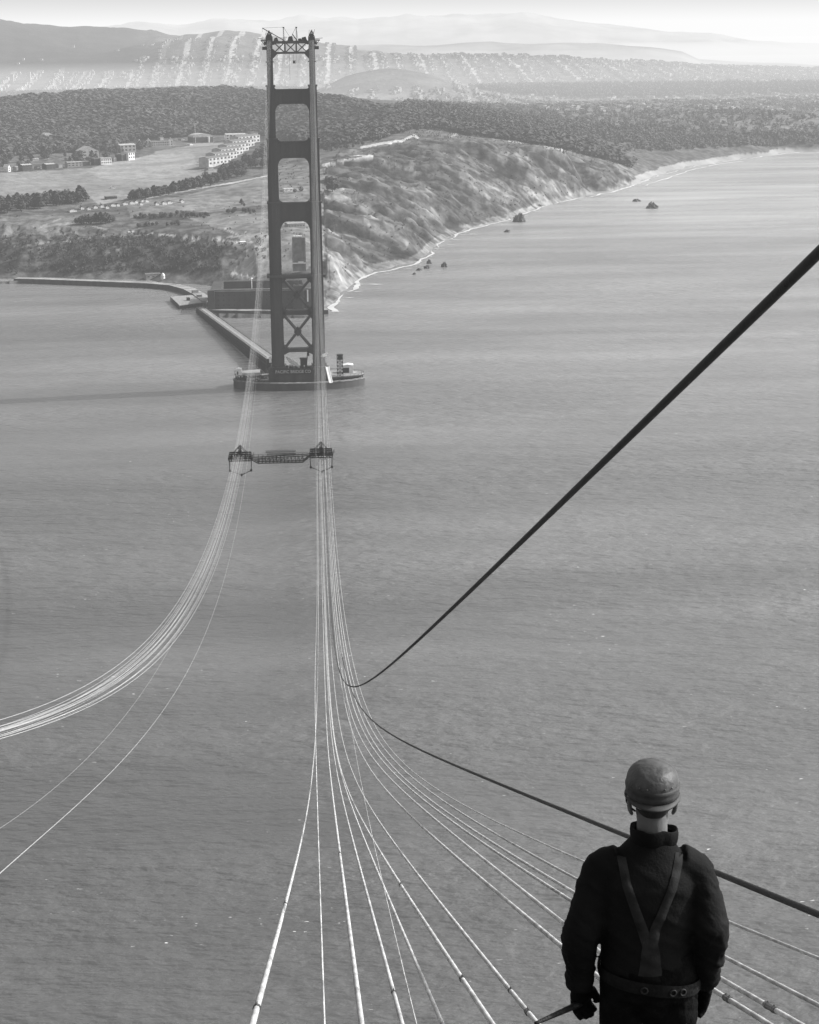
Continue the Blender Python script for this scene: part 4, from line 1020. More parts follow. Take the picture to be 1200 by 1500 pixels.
hm1 = mb.mesh('city_house', [M_CITYW, M_CITYR]); mb = MB(); mb.box(-7, 7, -5.5, 5.5, -2, 8.5); mb.box(-7.3, 7.3, -5.8, 5.8, 8.503, 9, 1); mb.box(-1, 1, -1, 1, 9.003, 10.5, 0); hm2 = mb.mesh('city_house', [M_CITYW, M_CITYR])
pts = pick([(860,195),(930,215),(1250,206),(1250,150),(900,150),(700,160)], 240, 4050, 5200, zmin=12)
for p in pts:
    o = bpy.data.objects.new('city_house', rnd.choice([hm1, hm2])); COL.objects.link(o); o.location = p; o.rotation_euler = (0, 0, rnd.choice([-.1, .3, 1.4])); s = rnd.uniform(.6, 1.15); o.scale = (s, s, s)
    tag(o, 'pale house among trees on the hazy slope above the far beach', 'house', 'houses above the far beach')
for u, h, lb in ((14, 8, 'tall pale block over the hazy city, left one of the two at the left edge'), (39, 10, 'tall pale block over the hazy city, right one of the two at the left edge')):
    p = atDz(u, 7500, 0); z = ground(p[0], p[1]); t = thing('tower_block', lb, 'building', (p[0], p[1], z), 0)
    mb = MB(); mb.box(-7, 7, -8, 8, -3, h/FOC*7500*1.6); mb.build('wall', M_CITYW, t); mb = MB(); mb.box(-7.5, 7.5, -8.5, 8.5, h/FOC*7500*1.6+.01, h/FOC*7500*1.6+1); mb.build('roof', M_CITYR, t)
# ------------------------------------------------------------------ footbridge ropes
ROPE = {
'A': (12.4214, 12.2978, 224.3082, 0.4297, 3.37, 0.7904, -1.7512), 'B': (13.2447, 10.9809, 231.1043, 0.3809, 2.9426, 0.6084, -8.8256),
'C': (14.0095, 12.0074, 229.6233, 0.438, 3.3981, 0.1285, -7.3071), 'D': (14.4613, 12.1287, 227.9151, 0.4321, 3.36, 0.1253, -5.9905),
'E': (14.5363, 12.4874, 227.8731, 0.4319, 3.359, 0.4921, -5.9971), 'T': (15.9702, 12.735, 215.5671, 0.3154, 2.5255, -1.3987, 6.5996),
'F': (14.5275, 12.989, 227.0846, 0.4323, 3.3695, 0.8514, -4.8029), 'G': (15.4443, 12.8934, 226.5454, 0.4298, 3.3514, 0.4868, -4.4996),
'H': (16.5821, 13.2627, 227.2401, 0.4314, 3.3602, 0.3359, -5.1353), 'I': (16.889, 13.4706, 228.3398, 0.4335, 3.3689, 0.3945, -6.3572),
'J': (17.274, 13.6973, 226.802, 0.4255, 3.3109, 1.9318, -5.5771), 'K': (17.9501, 13.8277, 226.6178, 0.4267, 3.3226, 1.4665, -5.2907),
'L': (18.3748, 14.0017, 226.3455, 0.4252, 3.3115, 2.1578, -5.2837), 'M': (19.6515, 13.9151, 226.4597, 0.4311, 3.363, 0.601, -4.5184),
'N': (16.5611, 14.4449, 230.6793, 0.4299, 3.3154, 2.3522, -7.9201), 'O': (15.3396, 14.0566, 232.0746, 0.4295, 3.3005, 1.7755, -3.8925),
'P': (-7.1676, -14.1028, 219.1236, 0.3976, 3.1372, 17.2233, 2.4802), 'Q': (-12.0698, -13.5932, 204.3985, 0.3328, 2.7304, 2.8221, 18.1562),
'U': (-18.8409, -12.7579, 226.8005, 0.421, 3.2619, 0.2481, -3.0388), 'V': (-12.1666, -12.5738, 227.5207, 0.4218, 3.2538, 0.3429, -5.1127)}
def rope_pt(c, Y, xt):
    Xn, Xf, z0, s, k, dx, dz = c; e = math.exp(-max(Y, -10)/90.)
    x = Xn+(Xf-Xn)*Y/1280+dx*e; z = z0-s*Y+k*1e-4*Y*Y+dz*e
    t = max(0, (Y-640)/640.); t = t*t
    zf = z0-s*1280+k*1e-4*1280*1280
    return (x+(xt-Xf)*t, Y, z+(226.3-zf)*t)
M_ROPE = mat('galvanised_rope', .44, .6, .4, .42, 2.5, bump=.5, bscale=60)
M_ROPE2 = mat('pale_rope_far', .38, .7, .3, .08, .5)
M_DROPE = mat('tarred_rope', .014, .6, .3, .3, 8., bump=.6, bscale=50)
M_TAPE = mat('clamp_steel', .1, .5, .4)
YS = list(np.linspace(-3, 40, 44))+list(np.geomspace(41.5, 1287, 130))
def rope(c, label, d0, group, matl=M_ROPE, xt=13.7, y0=-3, far=1., clamps=(), cat='rope'):
    pts = []; rd = []
    for Y in YS:
        if Y < y0: continue
        pts.append(rope_pt(c, Y, xt)); rd.append(d0/2*(1+Y/320.*far if Y < 300 else (1+300/320.*far)*(1-(Y-300)/1650.)))
    mb = MB(); mb.tube(pts, rd, 8)
    o = mb.build('wire_rope', matl, smooth=True); tag(o, label, cat, group)
    for Yc, L_, f in clamps:
        a = Vector(rope_pt(c, Yc, xt)); b_ = Vector(rope_pt(c, Yc+L_, xt)); m_ = MB(); r0 = d0/2*(1+Yc/320.*far)
        m_.tube([a, b_], r0*f, 8)
        for q in (.2, .8):
            p = a.lerp(b_, q); m_.tube([p, p+Vector((0, 0, r0*2.))], r0*.3, 5); m_.tube([a.lerp(b_, q-.06), a.lerp(b_, q+.06)], r0*f*1.1, 8)
        m_.build('clamp', M_TAPE, o)
    return o
GF = 'pale ropes fanning out toward the camera'
rope(ROPE['A'], 'thick pale wire rope sweeping farthest to the left at the bottom of the photo', .064, GF, xt=12.1, clamps=[(8.6, .12, 1.15), (25, .2, 1.1)])
rope(ROPE['B'], 'very thin pale line hanging nearly straight down, second from the left at the bottom', .017, GF, xt=12.4, far=1.6)
rope(ROPE['C'], 'pale wire rope just right of the thin straight line at the bottom', .05, GF, xt=12.7, clamps=[(26, .15, 1.1)])
rope(ROPE['D'], 'pale wire rope ending left of the slack thin line at the bottom edge', .047, GF, xt=13., clamps=[(11, .1, 1.1)])
rope(ROPE['T'], 'very thin slack line crossing behind the thicker ropes of the fan', .012, GF, xt=13.3, far=1.6)
rope(ROPE['E'], 'pale wire rope ending just right of the slack thin line at the bottom edge', .046, GF, xt=13.3)
rope(ROPE['F'], 'wire rope second to the left of the worker at the bottom edge', .052, GF, xt=13.6, clamps=[(10.4, .12, 1.2), (24, .15, 1.1)])
rope(ROPE['G'], 'wire rope whose lower end meets the bar in the left hand of the worker', .05, GF, xt=13.9, clamps=[(9.3, .16, 1.3), (11, .1, 1.1)])
rope(ROPE['H'], 'wire rope vanishing behind the left elbow of the worker', .06, GF, xt=14.2)
rope(ROPE['I'], 'wire rope reaching the left arm of the worker just above the elbow', .058, GF, xt=14.4)
rope(ROPE['J'], 'lowest wire rope coming out on the right of the worker, with a bolted clamp', .064, GF, xt=14.6, clamps=[(13.6, .28, 1.35)])
rope(ROPE['K'], 'wire rope on the right of the worker with rough clamps, second from the bottom', .064, GF, xt=14.8, clamps=[(12.4, .5, 1.35), (10.9, .12, 1.35)])
rope(ROPE['L'], 'wire rope with bright top edge on the right of the worker, third from the bottom', .06, GF, xt=15)
rope(ROPE['M'], 'thinner grey wire rope directly below the lower black rope', .046, GF, xt=15.2)
rope(ROPE['N'], 'black rope running behind the shoulders of the worker to the right edge', .075, 'black hauling ropes', M_DROPE, xt=14.9, far=.25)
rope(ROPE['O'], 'black rope rising steeply to the upper right edge of the photo', .074, 'black hauling ropes', M_DROPE, xt=14.3, y0=-6, far=.6)
for k in range(15):
    f = [0, .05, .1, .17, .24, .3, .4, .46, .5, .56, .64, .72, .8, .9, 1][k]
    c = tuple(a*(1-f)+b_*f for a, b_ in zip(ROPE['U'], ROPE['V']))
    c = (c[0]+.0, c[1])+(c[2]+rnd.uniform(-.5, .5),)+c[3:]
    rope(c, 'pale wire rope in the dense band curving off to the left edge of the photo', (.05, .035, .045)[k % 3], 'ropes of the left footbridge', M_ROPE2, xt=-13.7+(f-.5)*2.4, far=.5)
rope(ROPE['P'], 'thin lone line hanging right of and below the left band of ropes', .034, None, M_ROPE2, xt=-12.2, far=.35)
rope(ROPE['Q'], 'faint thin line leaving the underside of the left band of ropes', .02, None, M_ROPE2, xt=-12.6, far=.35)

# ------------------------------------------------------------------ crossing at midspan
YM = 640.
def mz(v): return float(onY(411, v, YM)[2])
for sx, lb in ((-1, 'left dark rope frame with peaked top and hanging side posts at midspan'), (1, 'right dark rope frame with peaked top and hanging side posts at midspan')):
    xc = float(onY(352 if sx < 0 else 470.5, 670, YM)[0]); dv = 0 if sx < 0 else -2.5
    t = thing('rope_frame', lb, 'frame', (xc, YM, 0), 0, 'midspan rope frames')
    z = lambda v: mz(v+dv)
    mb = MB()
    for y in (-1.6, 1.6):
        mb.bar((-3.7, y, z(662.8)), (3.7, y, z(662.8)), .45); mb.bar((-4.1, y, z(669)), (4.1, y, z(669)), .5); mb.bar((-3.6, y, z(672.5)), (3.6, y, z(672.5)), .35)
        for k in range(9): x = -3.7+k*.925; mb.bar((x, y, z(662.8)), (x*1.05, y, z(672)), .2); mb.bar((x, y, z(672)), (x+.9, y, z(663)), .13)
    for x in (-3.9, -2, 0, 2, 3.9): mb.bar((x, -1.6, z(669)), (x, 1.6, z(669)), .35)
    mb.box(-3.6, 3.6, -1.5, 1.5, z(670), z(669.3))
    mb.build('deck_frame', M_STEEL2, t); mb = MB()
    for y in (-1.2, 1.2):
        mb.bar((-.3, y, z(670)), (-.25, y, z(652)), .3); mb.bar((.3, y, z(670)), (.25, y, z(652)), .3)
        mb.bar((-2.3, y, z(662)), (0, y, z(651.5)), .16); mb.bar((2.3, y, z(662)), (0, y, z(651.5)), .16)
    mb.box(-.6, .6, -1.3, 1.3, z(667), z(659)); mb.build('peak_frame', M_STEEL2, t)
    mb = MB()
    mb.bar((-3.8, 0, z(672)), (-3.6, 0, z(688)), .26); mb.bar((3.8, 0, z(672)), (3.6, 0, z(688)), .26)
    mb.build('side_post', M_STEEL2, t); mb = MB()
    mb.bar((-3.6, 0, z(688)), (.2, 0, z(694.5)), .22 if sx > 0 else .08); mb.bar((3.6, 0, z(688)), (.2, 0, z(694.5)), .24)
    for x, v in ((-3.6, 688), (3.6, 688), (.2, 694.5)): mb.box(x-.35, x+.35, -.35, .35, z(v)-.35, z(v)+.35)
    mb.build('lower_yoke', M_STEEL2, t)
t = thing('cross_walkway', 'dark truss walkway with a canopy linking the two rope frames at midspan', 'walkway', (float(onY(411, 670, YM)[0]), YM, 0))
mb = MB()
for y in (-1.3, 1.3):
    zt_, zb_ = mz(669.5), mz(676.8)
    mb.bar((-7.6, y, zb_), (7.6, y, zb_-.0), .3); mb.bar((-9.9, y, mz(670.5)), (9.9, y, mz(667)), .26)
    mb.bar((-7.6, y, zb_), (-10.2, y, mz(670.5)), .32); mb.bar((7.6, y, zb_), (10.2, y, mz(667.5)), .32)
    for k in range(13): x = -7.6+k*1.267; mb.bar((x, y, zb_), (x, y, zt_), .2); mb.bar((x, y, zb_), (x+1.2*(k < 12), y, zt_), .12)
mb.build('side_truss', M_STEEL2, t)
mb = MB()
for k in range(20): x = -9+k*.94; mb.bar((x, -1.25, mz(673)), (x, 1.25, mz(673)), .5, .12)
mb.build('deck_plank', mat('worn_plank', .12, .9), t)
mb = MB()
for k in range(13):
    x = -9+k*1.5
    for y in (-1.3, 1.3): mb.bar((x, y, mz(669)), (x, y, mz(665.5)), .12)
for y in (-1.3, 1.3): mb.bar((-9.5, y, mz(666.4)), (9.5, y, mz(664.6)), .1)
mb.build('railing', M_STEEL2, t)
mb = MB(); mb.box(-5., 5.2, -1.4, 1.4, mz(661.5), mz(660.5)); mb.build('canopy', M_STEEL, t)
mb = MB(); mb.box(-4.6, 5.3, -1., -.9, mz(665), mz(663.)); mb.box(.8, 2.6, -1.2, -1.003, mz(665.4), mz(662.7)); mb.build('tarpaulin', M_CONC, t)

# ------------------------------------------------------------------ the worker
DEP = 7.6
hp = CAM+ray(956, 1164)*DEP            # centre of the head
HX, HY = float(hp[0]), float(hp[1]); FZ = float(hp[2])-1.66
man = thing('person', 'worker seen from behind in hard hat, dark jacket and overalls, looking out over the strait', 'person', (HX, HY, FZ), R(-3))
M_SKIN = mat('skin', .15, .6, .3, .12, 14., bump=.15, bscale=60)
M_JACK = mat('jacket_cloth', .0105, .85, .1, .35, 5., bump=.25, bscale=90)
M_OVER = mat('overall_denim', .008, .95, .06, .45, 16., bump=.4, bscale=50)
M_STRAP = mat('strap_cloth', .031, .9, .06, .45, 14., bump=.25, bscale=120)
M_BELT = mat('belt_leather', .012, .7, .12, .4, 22., bump=.3, bscale=60)
M_HAT = mat('hat_leather', .062, .52, .35, .65, 11., bump=.25, bscale=30)
M_HATD = mat('hat_band', .05, .6, .3, .5, 14.)
M_GLOVE = mat('glove_leather', .008, .8, .1, .3, 20., bump=.4, bscale=50)
M_HAIR = mat('hair', .03, .8, .2, .3, 40.)
M_BOOT = mat('boot_leather', .02, .6, .3, .2, 10.)
def solid(mb, name, matl, voxel, parent, smooth_it=4, noise_=None):
    me = mb.mesh(name+'_src', matl); o = bpy.data.objects.new(name+'_src', me); COL.objects.link(o)
    md = o.modifiers.new('r', 'REMESH'); md.mode = 'VOXEL'; md.voxel_size = voxel; md.use_smooth_shade = True
    s = o.modifiers.new('s', 'SMOOTH'); s.iterations = smooth_it; s.factor = .5
    dg = bpy.context.evaluated_depsgraph_get(); me2 = bpy.data.meshes.new_from_object(o.evaluated_get(dg)); bpy.data.objects.remove(o)
    me2.name = name
    if not me2.materials: me2.materials.append(matl)
    if noise_:
        n = len(me2.vertices); co = np.empty(n*3, np.float32); no = np.empty(n*3, np.float32)
        me2.vertices.foreach_get('co', co); me2.vertices.foreach_get('normal', no); co = co.reshape(-1, 3); no = no.reshape(-1, 3)
        d = noise_(co); co = co+no*d[:, None]; me2.vertices.foreach_set('co', co.astype(np.float32).ravel())
    me2.polygons.foreach_set('use_smooth', [True]*len(me2.polygons)); me2.update()
    r = bpy.data.objects.new(name, me2); COL.objects.link(r); r.parent = parent; return r
SH = {-1: (-.196, .0, 1.35), 1: (.168, .0, 1.345)}
EL = {-1: (-.283, -.045, 1.075), 1: (.236, -.07, 1.10)}
WR = {-1: (-.275, .03, .825), 1: (.222, .04, .83)}
HN = {-1: (-.268, .055, .75), 1: (.21, .06, .755)}
def limb(mb, pts, rads, n=16):
    P = []; Q = []
    for i in range(len(pts)-1):
        for k in range(6):
            f = k/6.; P.append(Vector(pts[i]).lerp(Vector(pts[i+1]), f)); Q.append(rads[i]*(1-f)+rads[i+1]*f)
    P.append(Vector(pts[-1])); Q.append(rads[-1])
    for _ in range(2): P = [P[0]]+[(P[i-1]+P[i]*2+P[i+1])/4 for i in range(1, len(P)-1)]+[P[-1]]
    mb.tube(P, Q, n); return P
def hand(mb, s, g):
    """palm, five bent fingers of unequal length and a thumb off the side; g = glove thickness"""
    w = Vector(WR[s]); h = Vector(HN[s]); d = (h-w).normalized()
    side = Vector((-s*.75, .66, 0)); side = (side-d*side.dot(d)).normalized(); inn = d.cross(side)*(1 if s > 0 else -1)
    if inn.x*s > 0: inn = -inn
    for k in range(5):
        o = side*(-.034+.017*k); mb.tube([w+o*.55, w+d*.03+o*.8, w+d*.09+o], [.016+g, .0165+g, .012+g], 10)
    for k, L_ in enumerate((.062, .074, .08, .07)):
        o = side*(-.036+.0235*k); b = w+d*.088+o; a1 = d; tot = 0.
        pts = [b]; curl = (.55, .85, .8) if s < 0 else (.35, .6, .5)
        dirv = d.copy(); p = b.copy()
        for j, q in enumerate((.42, .32, .26)):
            dirv = (dirv*math.cos(curl[j])+inn*math.sin(curl[j])).normalized() if j else (dirv*math.cos(curl[0]*.6)+inn*math.sin(curl[0]*.6)).normalized()
            p = p+dirv*L_*q; pts.append(p.copy())
        mb.tube(pts, [.0098+g, .009+g, .0085+g, .007+g], 9)
    b = w+d*.03+side*.03; mb.tube([b, b+side*.026+d*.025+inn*.012, b+side*.03+d*.052+inn*.028, b+side*.022+d*.074+inn*.04], [.015+g, .012+g, .0105+g, .008+g], 9)
def body_torso(mb, e):
    mb.loft([((0, 0, .80), .15+e, .11+e), ((0, 0, .92), .168+e, .118+e), ((0, 0, 1.02), .155+e, .108+e), ((0, -.005, 1.14), .158+e, .112+e), ((0, -.012, 1.27), .178+e, .122+e), ((0, -.015, 1.31), .172+e, .12+e), ((0, -.012, 1.36), .15+e, .1+e), ((0, -.0, 1.4), .11+e, .075+e), ((0, .004, 1.45), .07+e, .06+e)], 28)
mb = MB(); body_torso(mb, -.012)
for s in (-1, 1):
    limb(mb, [(s*.11, -.005, 1.365), SH[s], EL[s], WR[s]], [.06, .056, .04, .028])
    limb(mb, [(s*.09, 0, .9), (s*.1, .015, .5), (s*.11, -.01, .1)], [.085, .055, .038]); mb.loft([((s*.11, .05, .02), .04, .11), ((s*.11, .04, .07), .038, .09), ((s*.11, .0, .11), .034, .04)], 14)
    hand(mb, s, 0)
mb.tube([(0, .002, 1.42), (0, -.004, 1.49), (0, -.002, 1.55), (0, .008, 1.6)], [.06, .062, .0605, .064], 18)
mb.loft([((0, .045, 1.545), .035, .04), ((0, .035, 1.575), .055, .07), ((0, .018, 1.62), .072, .092), ((0, .01, 1.67), .079, .1), ((0, .008, 1.72), .078, .1), ((0, .008, 1.765), .06, .078), ((0, .01, 1.785), .03, .04)], 24)
mb.loft([((0, .122, 1.60), .016, .012), ((0, .128, 1.625), .013, .018), ((0, .112, 1.665), .009, .01)], 10)
for s in (-1, 1): mb.loft([((s*.08, .0, 1.578), .008, .012), ((s*.088, -.008, 1.6), .01, .015), ((s*.093, -.01, 1.632), .01, .018), ((s*.088, .0, 1.66), .007, .014)], 10)
solid(mb, 'body', M_SKIN, .0055, man, 3)
def wr(amp, seed):
    def f(co):
        x, y, z = co[:, 0], co[:, 1], co[:, 2]
        a = fbm(x*5+z*3, z*7-x*5+y*4, seed, 2); b = 1-np.abs(fbm(x*4-y*3+z*2, z*12+x*7, seed+9, 2))*6
        sl = smooth(.19, .23, np.abs(x+.012)); c = 1-np.abs(fbm(x*15+y*13, z*20+x*12+fbm(x*8, z*5, seed+3, 2)*9, seed+17, 2))*6
        return amp*(a*1.5+np.clip(b, 0, 1)*.55-.2)+sl*amp*.5*np.clip(c, 0, 1)**1.5
    return f
# jacket
mb = MB()
mb.loft([((-.01, 0, .90), .185, .132), ((-.01, 0, .96), .188, .138), ((-.012, -.005, 1.02), .186, .134), ((-.015, -.01, 1.12), .19, .138), ((-.015, -.015, 1.23), .197, .14), ((-.015, -.018, 1.31), .197, .138), ((-.013, -.014, 1.37), .172, .12), ((-.01, -.008, 1.412), .138, .102), ((-.005, -.004, 1.45), .105, .088), ((0, -.004, 1.48), .078, .076)], 30)
for s in (-1, 1):
    limb(mb, [(s*.11-.01, -.008, 1.375), (SH[s][0], SH[s][1], SH[s][2]-.005), (EL[s][0], EL[s][1], EL[s][2]), (WR[s][0], WR[s][1], WR[s][2]+.01)], [.082, .08, .073, .055])
    e = Vector(EL[s]); w = Vector(WR[s]); c = e.lerp(w, .8); mb.tube([e.lerp(w, .72), c, e.lerp(w, .93)], [.058, .062, .052], 16)
    mb.tube([e.lerp(w, .3), e.lerp(w, .42), e.lerp(w, .55)], [.06, .071, .058], 14)
    mb.tube([Vector(SH[s]).lerp(e, .75), Vector(SH[s]).lerp(e, .9), e.lerp(w, .05)], [.07, .079, .066], 14)
jack = solid(mb, 'jacket', M_JACK, .0085, man, 9, wr(.0105, 3))
bv = BVHTree.FromPolygons([v_.co for v_ in jack.data.vertices], [p.vertices for p in jack.data.polygons])
mb = MB(); n = 36; vs = []
for r_, z, k_ in ((.07, 1.45, 0), (.083, 1.485, 0), (.081, 1.522, 0), (.076, 1.532, 0), (.062, 1.51, 0)):
    for k in range(n):
        a = 2*math.pi*k/n; b_ = 1+.05*math.sin(a*3+1)+(.18 if -1.2 < a-2*math.pi < -.2 or False else 0)*0
        back = .5-.5*math.sin(a)
        vs.append((r_*b_*math.cos(a)*1.1+(.012 if math.cos(a) > .5 else 0), -.004+r_*b_*math.sin(a), z+.008*back-.012*(math.cos(a) > .6)+.003*math.sin(5*a)))
fs = [(i*n+k, i*n+(k+1) % n, (i+1)*n+(k+1) % n, (i+1)*n+k) for i in range(4) for k in range(n)]
mb.add(vs, fs); o = mb.build('collar', M_JACK, man, True); sm = o.modifiers.new('s', 'SUBSURF'); sm.levels = sm.render_levels = 2
# overalls: trousers
mb = MB()
mb.loft([((0, 0, .82), .185, .135), ((0, 0, .9), .192, .142), ((0, 0, .97), .19, .142), ((0, 0, 1.02), .187, .14)], 28)
for s in (-1, 1): limb(mb, [(s*.085, 0, .9), (s*.1, .0, .7), (s*.108, .018, .48), (s*.115, -.005, .09)], [.112, .098, .08, .078])
mb.loft([((0, 0, .70), .06, .07), ((0, 0, .76), .12, .11), ((0, 0, .84), .16, .125), ((0, 0, .88), .15, .12)], 24)
solid(mb, 'overalls', M_OVER, .0095, man, 4, wr(.007, 23))
mb = MB()
for s in (-1, 1): mb.loft([((s*.115, .045, .0), .05, .145), ((s*.115, .045, .04), .05, .14), ((s*.115, .03, .09), .046, .1), ((s*.115, -.01, .13), .046, .055), ((s*.115, -.01, .18), .046, .05)], 18)
solid(mb, 'boots', M_BOOT, .008, man, 3)
# straps and belt laid on the cloth
def strip(path, width, off, axis=Vector((0, 1, 0)), start=-1.):
    mb = MB(); vs = []; N_ = 40; P = []
    for i in range(N_+1):
        f = i/N_*(len(path)-1); k = min(int(f), len(path)-2); f -= k
        P.append((path[k][0]*(1-f)+path[k+1][0]*f, path[k][1]*(1-f)+path[k+1][1]*f, (width[k]*(1-f)+width[k+1]*f) if hasattr(width, '__len__') else width))
    for i, (x, z, w) in enumerate(P):
        a = P[max(i-1, 0)]; b_ = P[min(i+1, N_)]; t = Vector((b_[0]-a[0], b_[1]-a[1])).normalized(); nx_, nz = -t.y, t.x
        for q in (-1, -.5, 0, .5, 1):
            X, Z = x+nx_*w/2*q, z+nz*w/2*q; hit = bv.ray_cast(Vector((X, -1, Z)), Vector((0, 1, 0)))
            y = hit[0].y if hit[0] else -.05
            vs.append((X, y-off*(1-.6*abs(q)**3), Z))
    fs = [(i*5+j, i*5+j+1, (i+1)*5+j+1, (i+1)*5+j) for i in range(N_) for j in range(4)]
    return mb.add(vs, fs)
strip([(-.125, 1.425), (-.11, 1.34), (-.08, 1.25), (-.045, 1.15), (-.02, 1.08)], [.034, .036, .038, .042, .05], .007).build('strap', M_STRAP, man, True)
strip([(.105, 1.435), (.08, 1.36), (.04, 1.26), (.002, 1.16), (-.014, 1.08)], [.036, .036, .038, .042, .05], .0085).build('strap', M_STRAP, man, True)
strip([(-.016, 1.12), (-.014, 1.05), (-.013, 1.0), (-.012, .955)], [.05, .075, .082, .098], .0055).build('back_panel', M_STRAP, man, True)
def band(z0, z1, tilt, rx, ry, name, m_, th=.004, a0=0, a1=6.2832, n=64):
    mb = MB(); vs = []
    for k in range(n+1):
        a = a0+(a1-a0)*k/n
        for q in (0, .33, .66, 1):
            b_ = .0035 if 0 < q < 1 else 0
            vs.append(((rx+b_)*math.cos(a), (ry+b_)*math.sin(a)-.002, z0+(z1-z0)*q+tilt*math.cos(a)+.003*math.sin(3*a)))
    mb.add(vs, [(k*4+j, (k+1)*4+j, (k+1)*4+j+1, k*4+j+1) for k in range(n) for j in range(3)]); return mb.build(name, m_, man, True)
belt = band(.872, .925, -.03, .205, .158, 'belt', M_BELT)
M_BRASS = mat('dull_brass', .025, .7, .3)
for a in (-1.2, -.98, -1.75):
    mb = MB(); c = Vector((.209*math.cos(a), .162*math.sin(a), .898-.03*math.cos(a))); nrm = Vector((math.cos(a)/.2, math.sin(a)/.15, 0)).normalized(); tt = nrm.cross(Vector((0, 0, 1)))
    P = [c+nrm*.004+tt*.013*math.cos(q*.7854)+Vector((0, 0, .013*math.sin(q*.7854))) for q in range(9)]; mb.tube(P, .0035, 6)
    mb.build('belt_ring', M_BRASS, belt, True)
for s in (-1, 1):
    mb = MB(); hand(mb, s, .006); w = Vector(WR[s]); e = Vector(EL[s]); mb.tube([w.lerp(e, .22), w.lerp(e, .1), w], [.05, .046, .036], 16)
    solid(mb, 'glove', M_GLOVE, .0042, man, 2, wr(.002, 60))
# hair below the hat
mb = MB(); mb.loft([((0, -.018, 1.59), .05, .062), ((0, -.012, 1.61), .066, .08), ((0, -.006, 1.63), .076, .09), ((0, 0, 1.66), .081, .101), ((0, .004, 1.7), .082, .102)], 26)
solid(mb, 'hair', M_HAIR, .005, man, 2)
# hard hat: dome, rolled seam, sweat band, short brim
def lathe(prof, n=48, sx=.97, sy=1.2, cy=.008):
    mb = MB(); vs = []
    for r_, z, *q in prof:
        for k in range(n):
            a = 2*math.pi*k/n; f = q[0] if q else 0
            front = max(0, math.sin(a))**2*f*1.8+max(0, -math.sin(a))**2*f
            vs.append(((r_+front*.3)*math.cos(a)*sx, cy+(r_+front)*math.sin(a)*sy, z-(front*.35)))
    m = len(prof); fs = [(i*n+k, i*n+(k+1) % n, (i+1)*n+(k+1) % n, (i+1)*n+k) for i in range(m-1) for k in range(n)]
    return mb.add(vs, fs)
H0 = 1.672
dome = [(.1065, .032), (.1065, .043), (.1045, .058), (.0995, .074), (.0895, .09), (.0745, .103), (.0545, .113), (.032, .119), (.012, .1215), (.0005, .1218)]
hat = lathe([(r_, H0+z) for r_, z in dome]).build('hard_hat', M_HAT, man, True)
o = lathe([(.098, H0-.012), (.1035, H0-.012), (.1085, H0-.004), (.108, H0+.01), (.1065, H0+.018), (.1095, H0+.024), (.1105, H0+.03), (.1095, H0+.036), (.1072, H0+.04)]).build('hat_band', M_HATD, hat, True)
o = lathe([(.106, H0-.01), (.112, H0-.013, .018), (.1125, H0-.018, .02), (.108, H0-.018, .012)]).build('brim', M_HATD, hat, True)
mb = MB()
for a in (-1.25, -.95, -1.9, -2.2):
    p = Vector((.1075*math.cos(a), .008+.1075*1.2*math.sin(a), H0+.052)); mb.tube([p-Vector((0, -.002, 0)), p+Vector((math.cos(a)*.0025, math.sin(a)*.0025, 0))], .0035, 8)
mb.build('rivet', M_TAPE, hat, True)
mb = MB(); mb.tube([(.103, .0, H0-.005), (.101, .006, H0-.04), (.09, .025, H0-.07), (.06, .06, H0-.105)], .004, 6); mb.tube([(-.103, .0, H0-.005), (-.101, .006, H0-.04), (-.09, .025, H0-.07), (-.06, .06, H0-.105)], .004, 6)
mb.build('chin_strap', M_STRAP, hat, True)
hat.rotation_euler = (0, 0, 0)
# band of cloth under the hat catching the sun, and goggles strap
band_ = lathe([(.086, H0-.043), (.093, H0-.042), (.096, H0-.028), (.097, H0-.012), (.097, H0-.006)], sy=1.16).build('sweat_band', mat('sweat_cloth', .36, .8, .2, .3, 20., bump=.3, bscale=60), man, True)

# steel bar held in the left hand, resting on the rope
ga = man.matrix_basis
bpy.context.view_layer.update()
hl = man.matrix_world @ (Vector(HN[-1])+Vector((.012, .03, -.025)))
g0 = CAM+ray(785, 1499)*(hl.y-CY+.25)
mb = MB(); d = (Vector(g0)-hl); mb.tube([hl-d*.1, hl, Vector(g0)], [.016, .015, .007], 10)
tag(mb.build('steel_bar', M_DROPE, smooth=True), 'dark tapered steel bar held low in the left hand of the worker', 'bar')
# the staging he stands on, part of the tower top and below the frame
t = thing('staging_plank', 'heavy timber staging under the boots of the worker', 'staging', (HX, HY, FZ))
mb = MB()
for k in range(5): mb.box(-1.6+.0, 1.6, -1.05+k*.3, -.78+k*.3, -.06, 0)
mb.build('planks', M_TIMBER, t); mb = MB(); mb.box(-1.6, -1.4, -9, .45, -.3, -.063); mb.box(1.4, 1.6, -9, .45, -.3, -.063); mb.build('bearers', M_TIMBER, t)

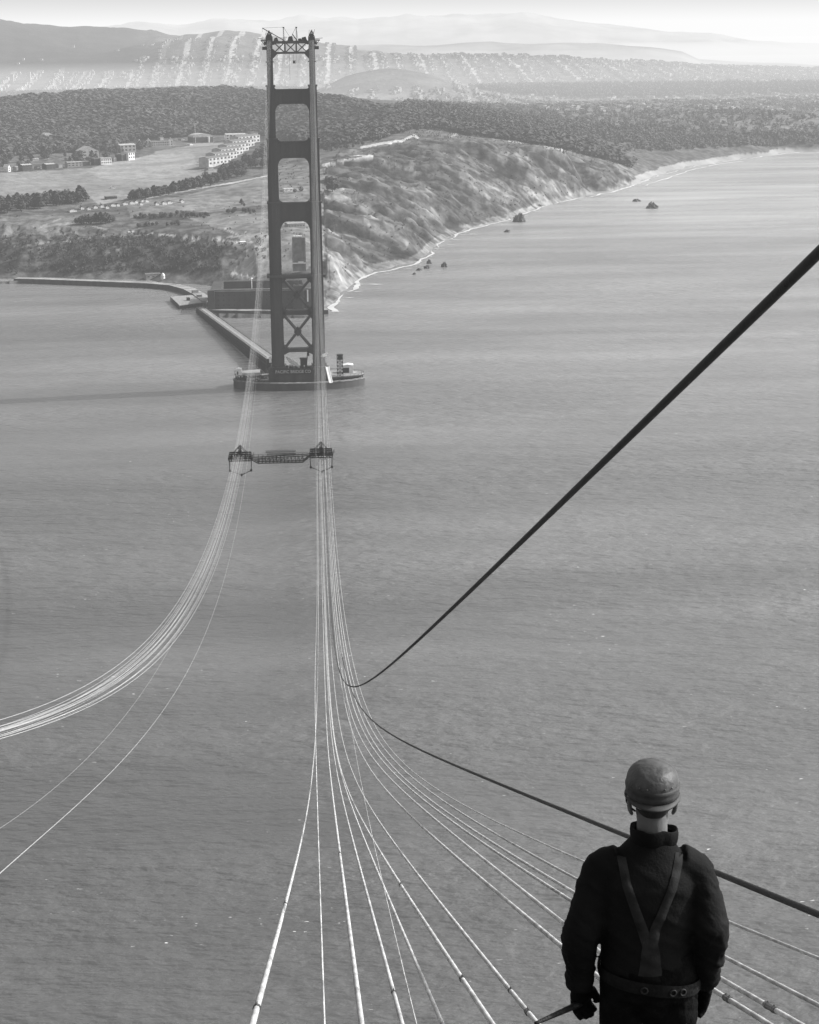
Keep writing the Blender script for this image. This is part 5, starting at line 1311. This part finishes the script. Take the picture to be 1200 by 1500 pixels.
# ------------------------------------------------------------------ haze over the strait and the city
def haze(name, x0, x1, y0, y1, z1, sigma, air):
    m = bpy.data.materials.new(name); m.use_nodes = True; nt = m.node_tree; nt.nodes.clear()
    out = nt.nodes.new('ShaderNodeOutputMaterial'); ab = nt.nodes.new('ShaderNodeVolumeAbsorption'); em = nt.nodes.new('ShaderNodeEmission'); ad = nt.nodes.new('ShaderNodeAddShader')
    ab.inputs['Color'].default_value = (0, 0, 0, 1); ab.inputs['Density'].default_value = sigma
    em.inputs['Color'].default_value = (air, air, air, 1); em.inputs['Strength'].default_value = sigma
    nt.links.new(ab.outputs[0], ad.inputs[0]); nt.links.new(em.outputs[0], ad.inputs[1]); nt.links.new(ad.outputs[0], out.inputs['Volume'])
    mb = MB(); mb.box(x0, x1, y0, y1, -3., z1); o = mb.build(name, m); tag(o, kind='structure'); return o
haze('haze', -40000, 40000, 30, 70000, 700, 5.8e-5, 1.0)
haze('low_haze', -39000, 39000, 3900, 60000, 150, 1.1e-4, .95)

# ------------------------------------------------------------------ sky, sun, camera
SUN_EL, SUN_AZ = R(36), R(80)      # azimuth measured from +Y (south) toward +X (west)
w = bpy.data.worlds.new('World'); SC.world = w; w.use_nodes = True; nt = w.node_tree
bg = nt.nodes['Background']; sky = nt.nodes.new('ShaderNodeTexSky'); sky.sky_type = 'NISHITA'; sky.sun_disc = False
sky.sun_elevation = SUN_EL; sky.sun_rotation = SUN_AZ; sky.air_density = 1.; sky.dust_density = 7.; sky.altitude = 100
bw = nt.nodes.new('ShaderNodeRGBToBW'); nt.links.new(sky.outputs[0], bw.inputs[0]); nt.links.new(bw.outputs[0], bg.inputs[0]); bg.inputs[1].default_value = .18
sun = bpy.data.lights.new('Sun', 'SUN'); sun.energy = 4.6; sun.angle = R(.5); sun.color = (1, .995, .985); so = bpy.data.objects.new('Sun', sun); COL.objects.link(so)
sd_ = Vector((math.cos(SUN_EL)*math.sin(SUN_AZ), math.cos(SUN_EL)*math.cos(SUN_AZ), math.sin(SUN_EL)))
so.rotation_euler = sd_.to_track_quat('Z', 'Y').to_euler()
cam = bpy.data.cameras.new('Camera'); co = bpy.data.objects.new('Camera', cam); COL.objects.link(co)
cam.sensor_fit = 'VERTICAL'; cam.sensor_height = 24.; cam.sensor_width = 24*.8; cam.lens = FOC*24/1500.
cam.clip_start = .1; cam.clip_end = 200000
co.matrix_world = Matrix(((_R2[0], _U2[0], -_F[0], CX), (_R2[1], _U2[1], -_F[1], CY), (_R2[2], _U2[2], -_F[2], CZ), (0, 0, 0, 1)))
SC.camera = co
SC.render.engine = 'CYCLES'
SC.view_settings.view_transform = 'Standard'; SC.view_settings.look = 'None'; SC.view_settings.exposure = 0
SC.cycles.use_denoising = True; SC.cycles.max_bounces = 5; SC.cycles.diffuse_bounces = 2; SC.cycles.glossy_bounces = 2; SC.cycles.volume_bounces = 0
SC.cycles.sample_clamp_indirect = 4
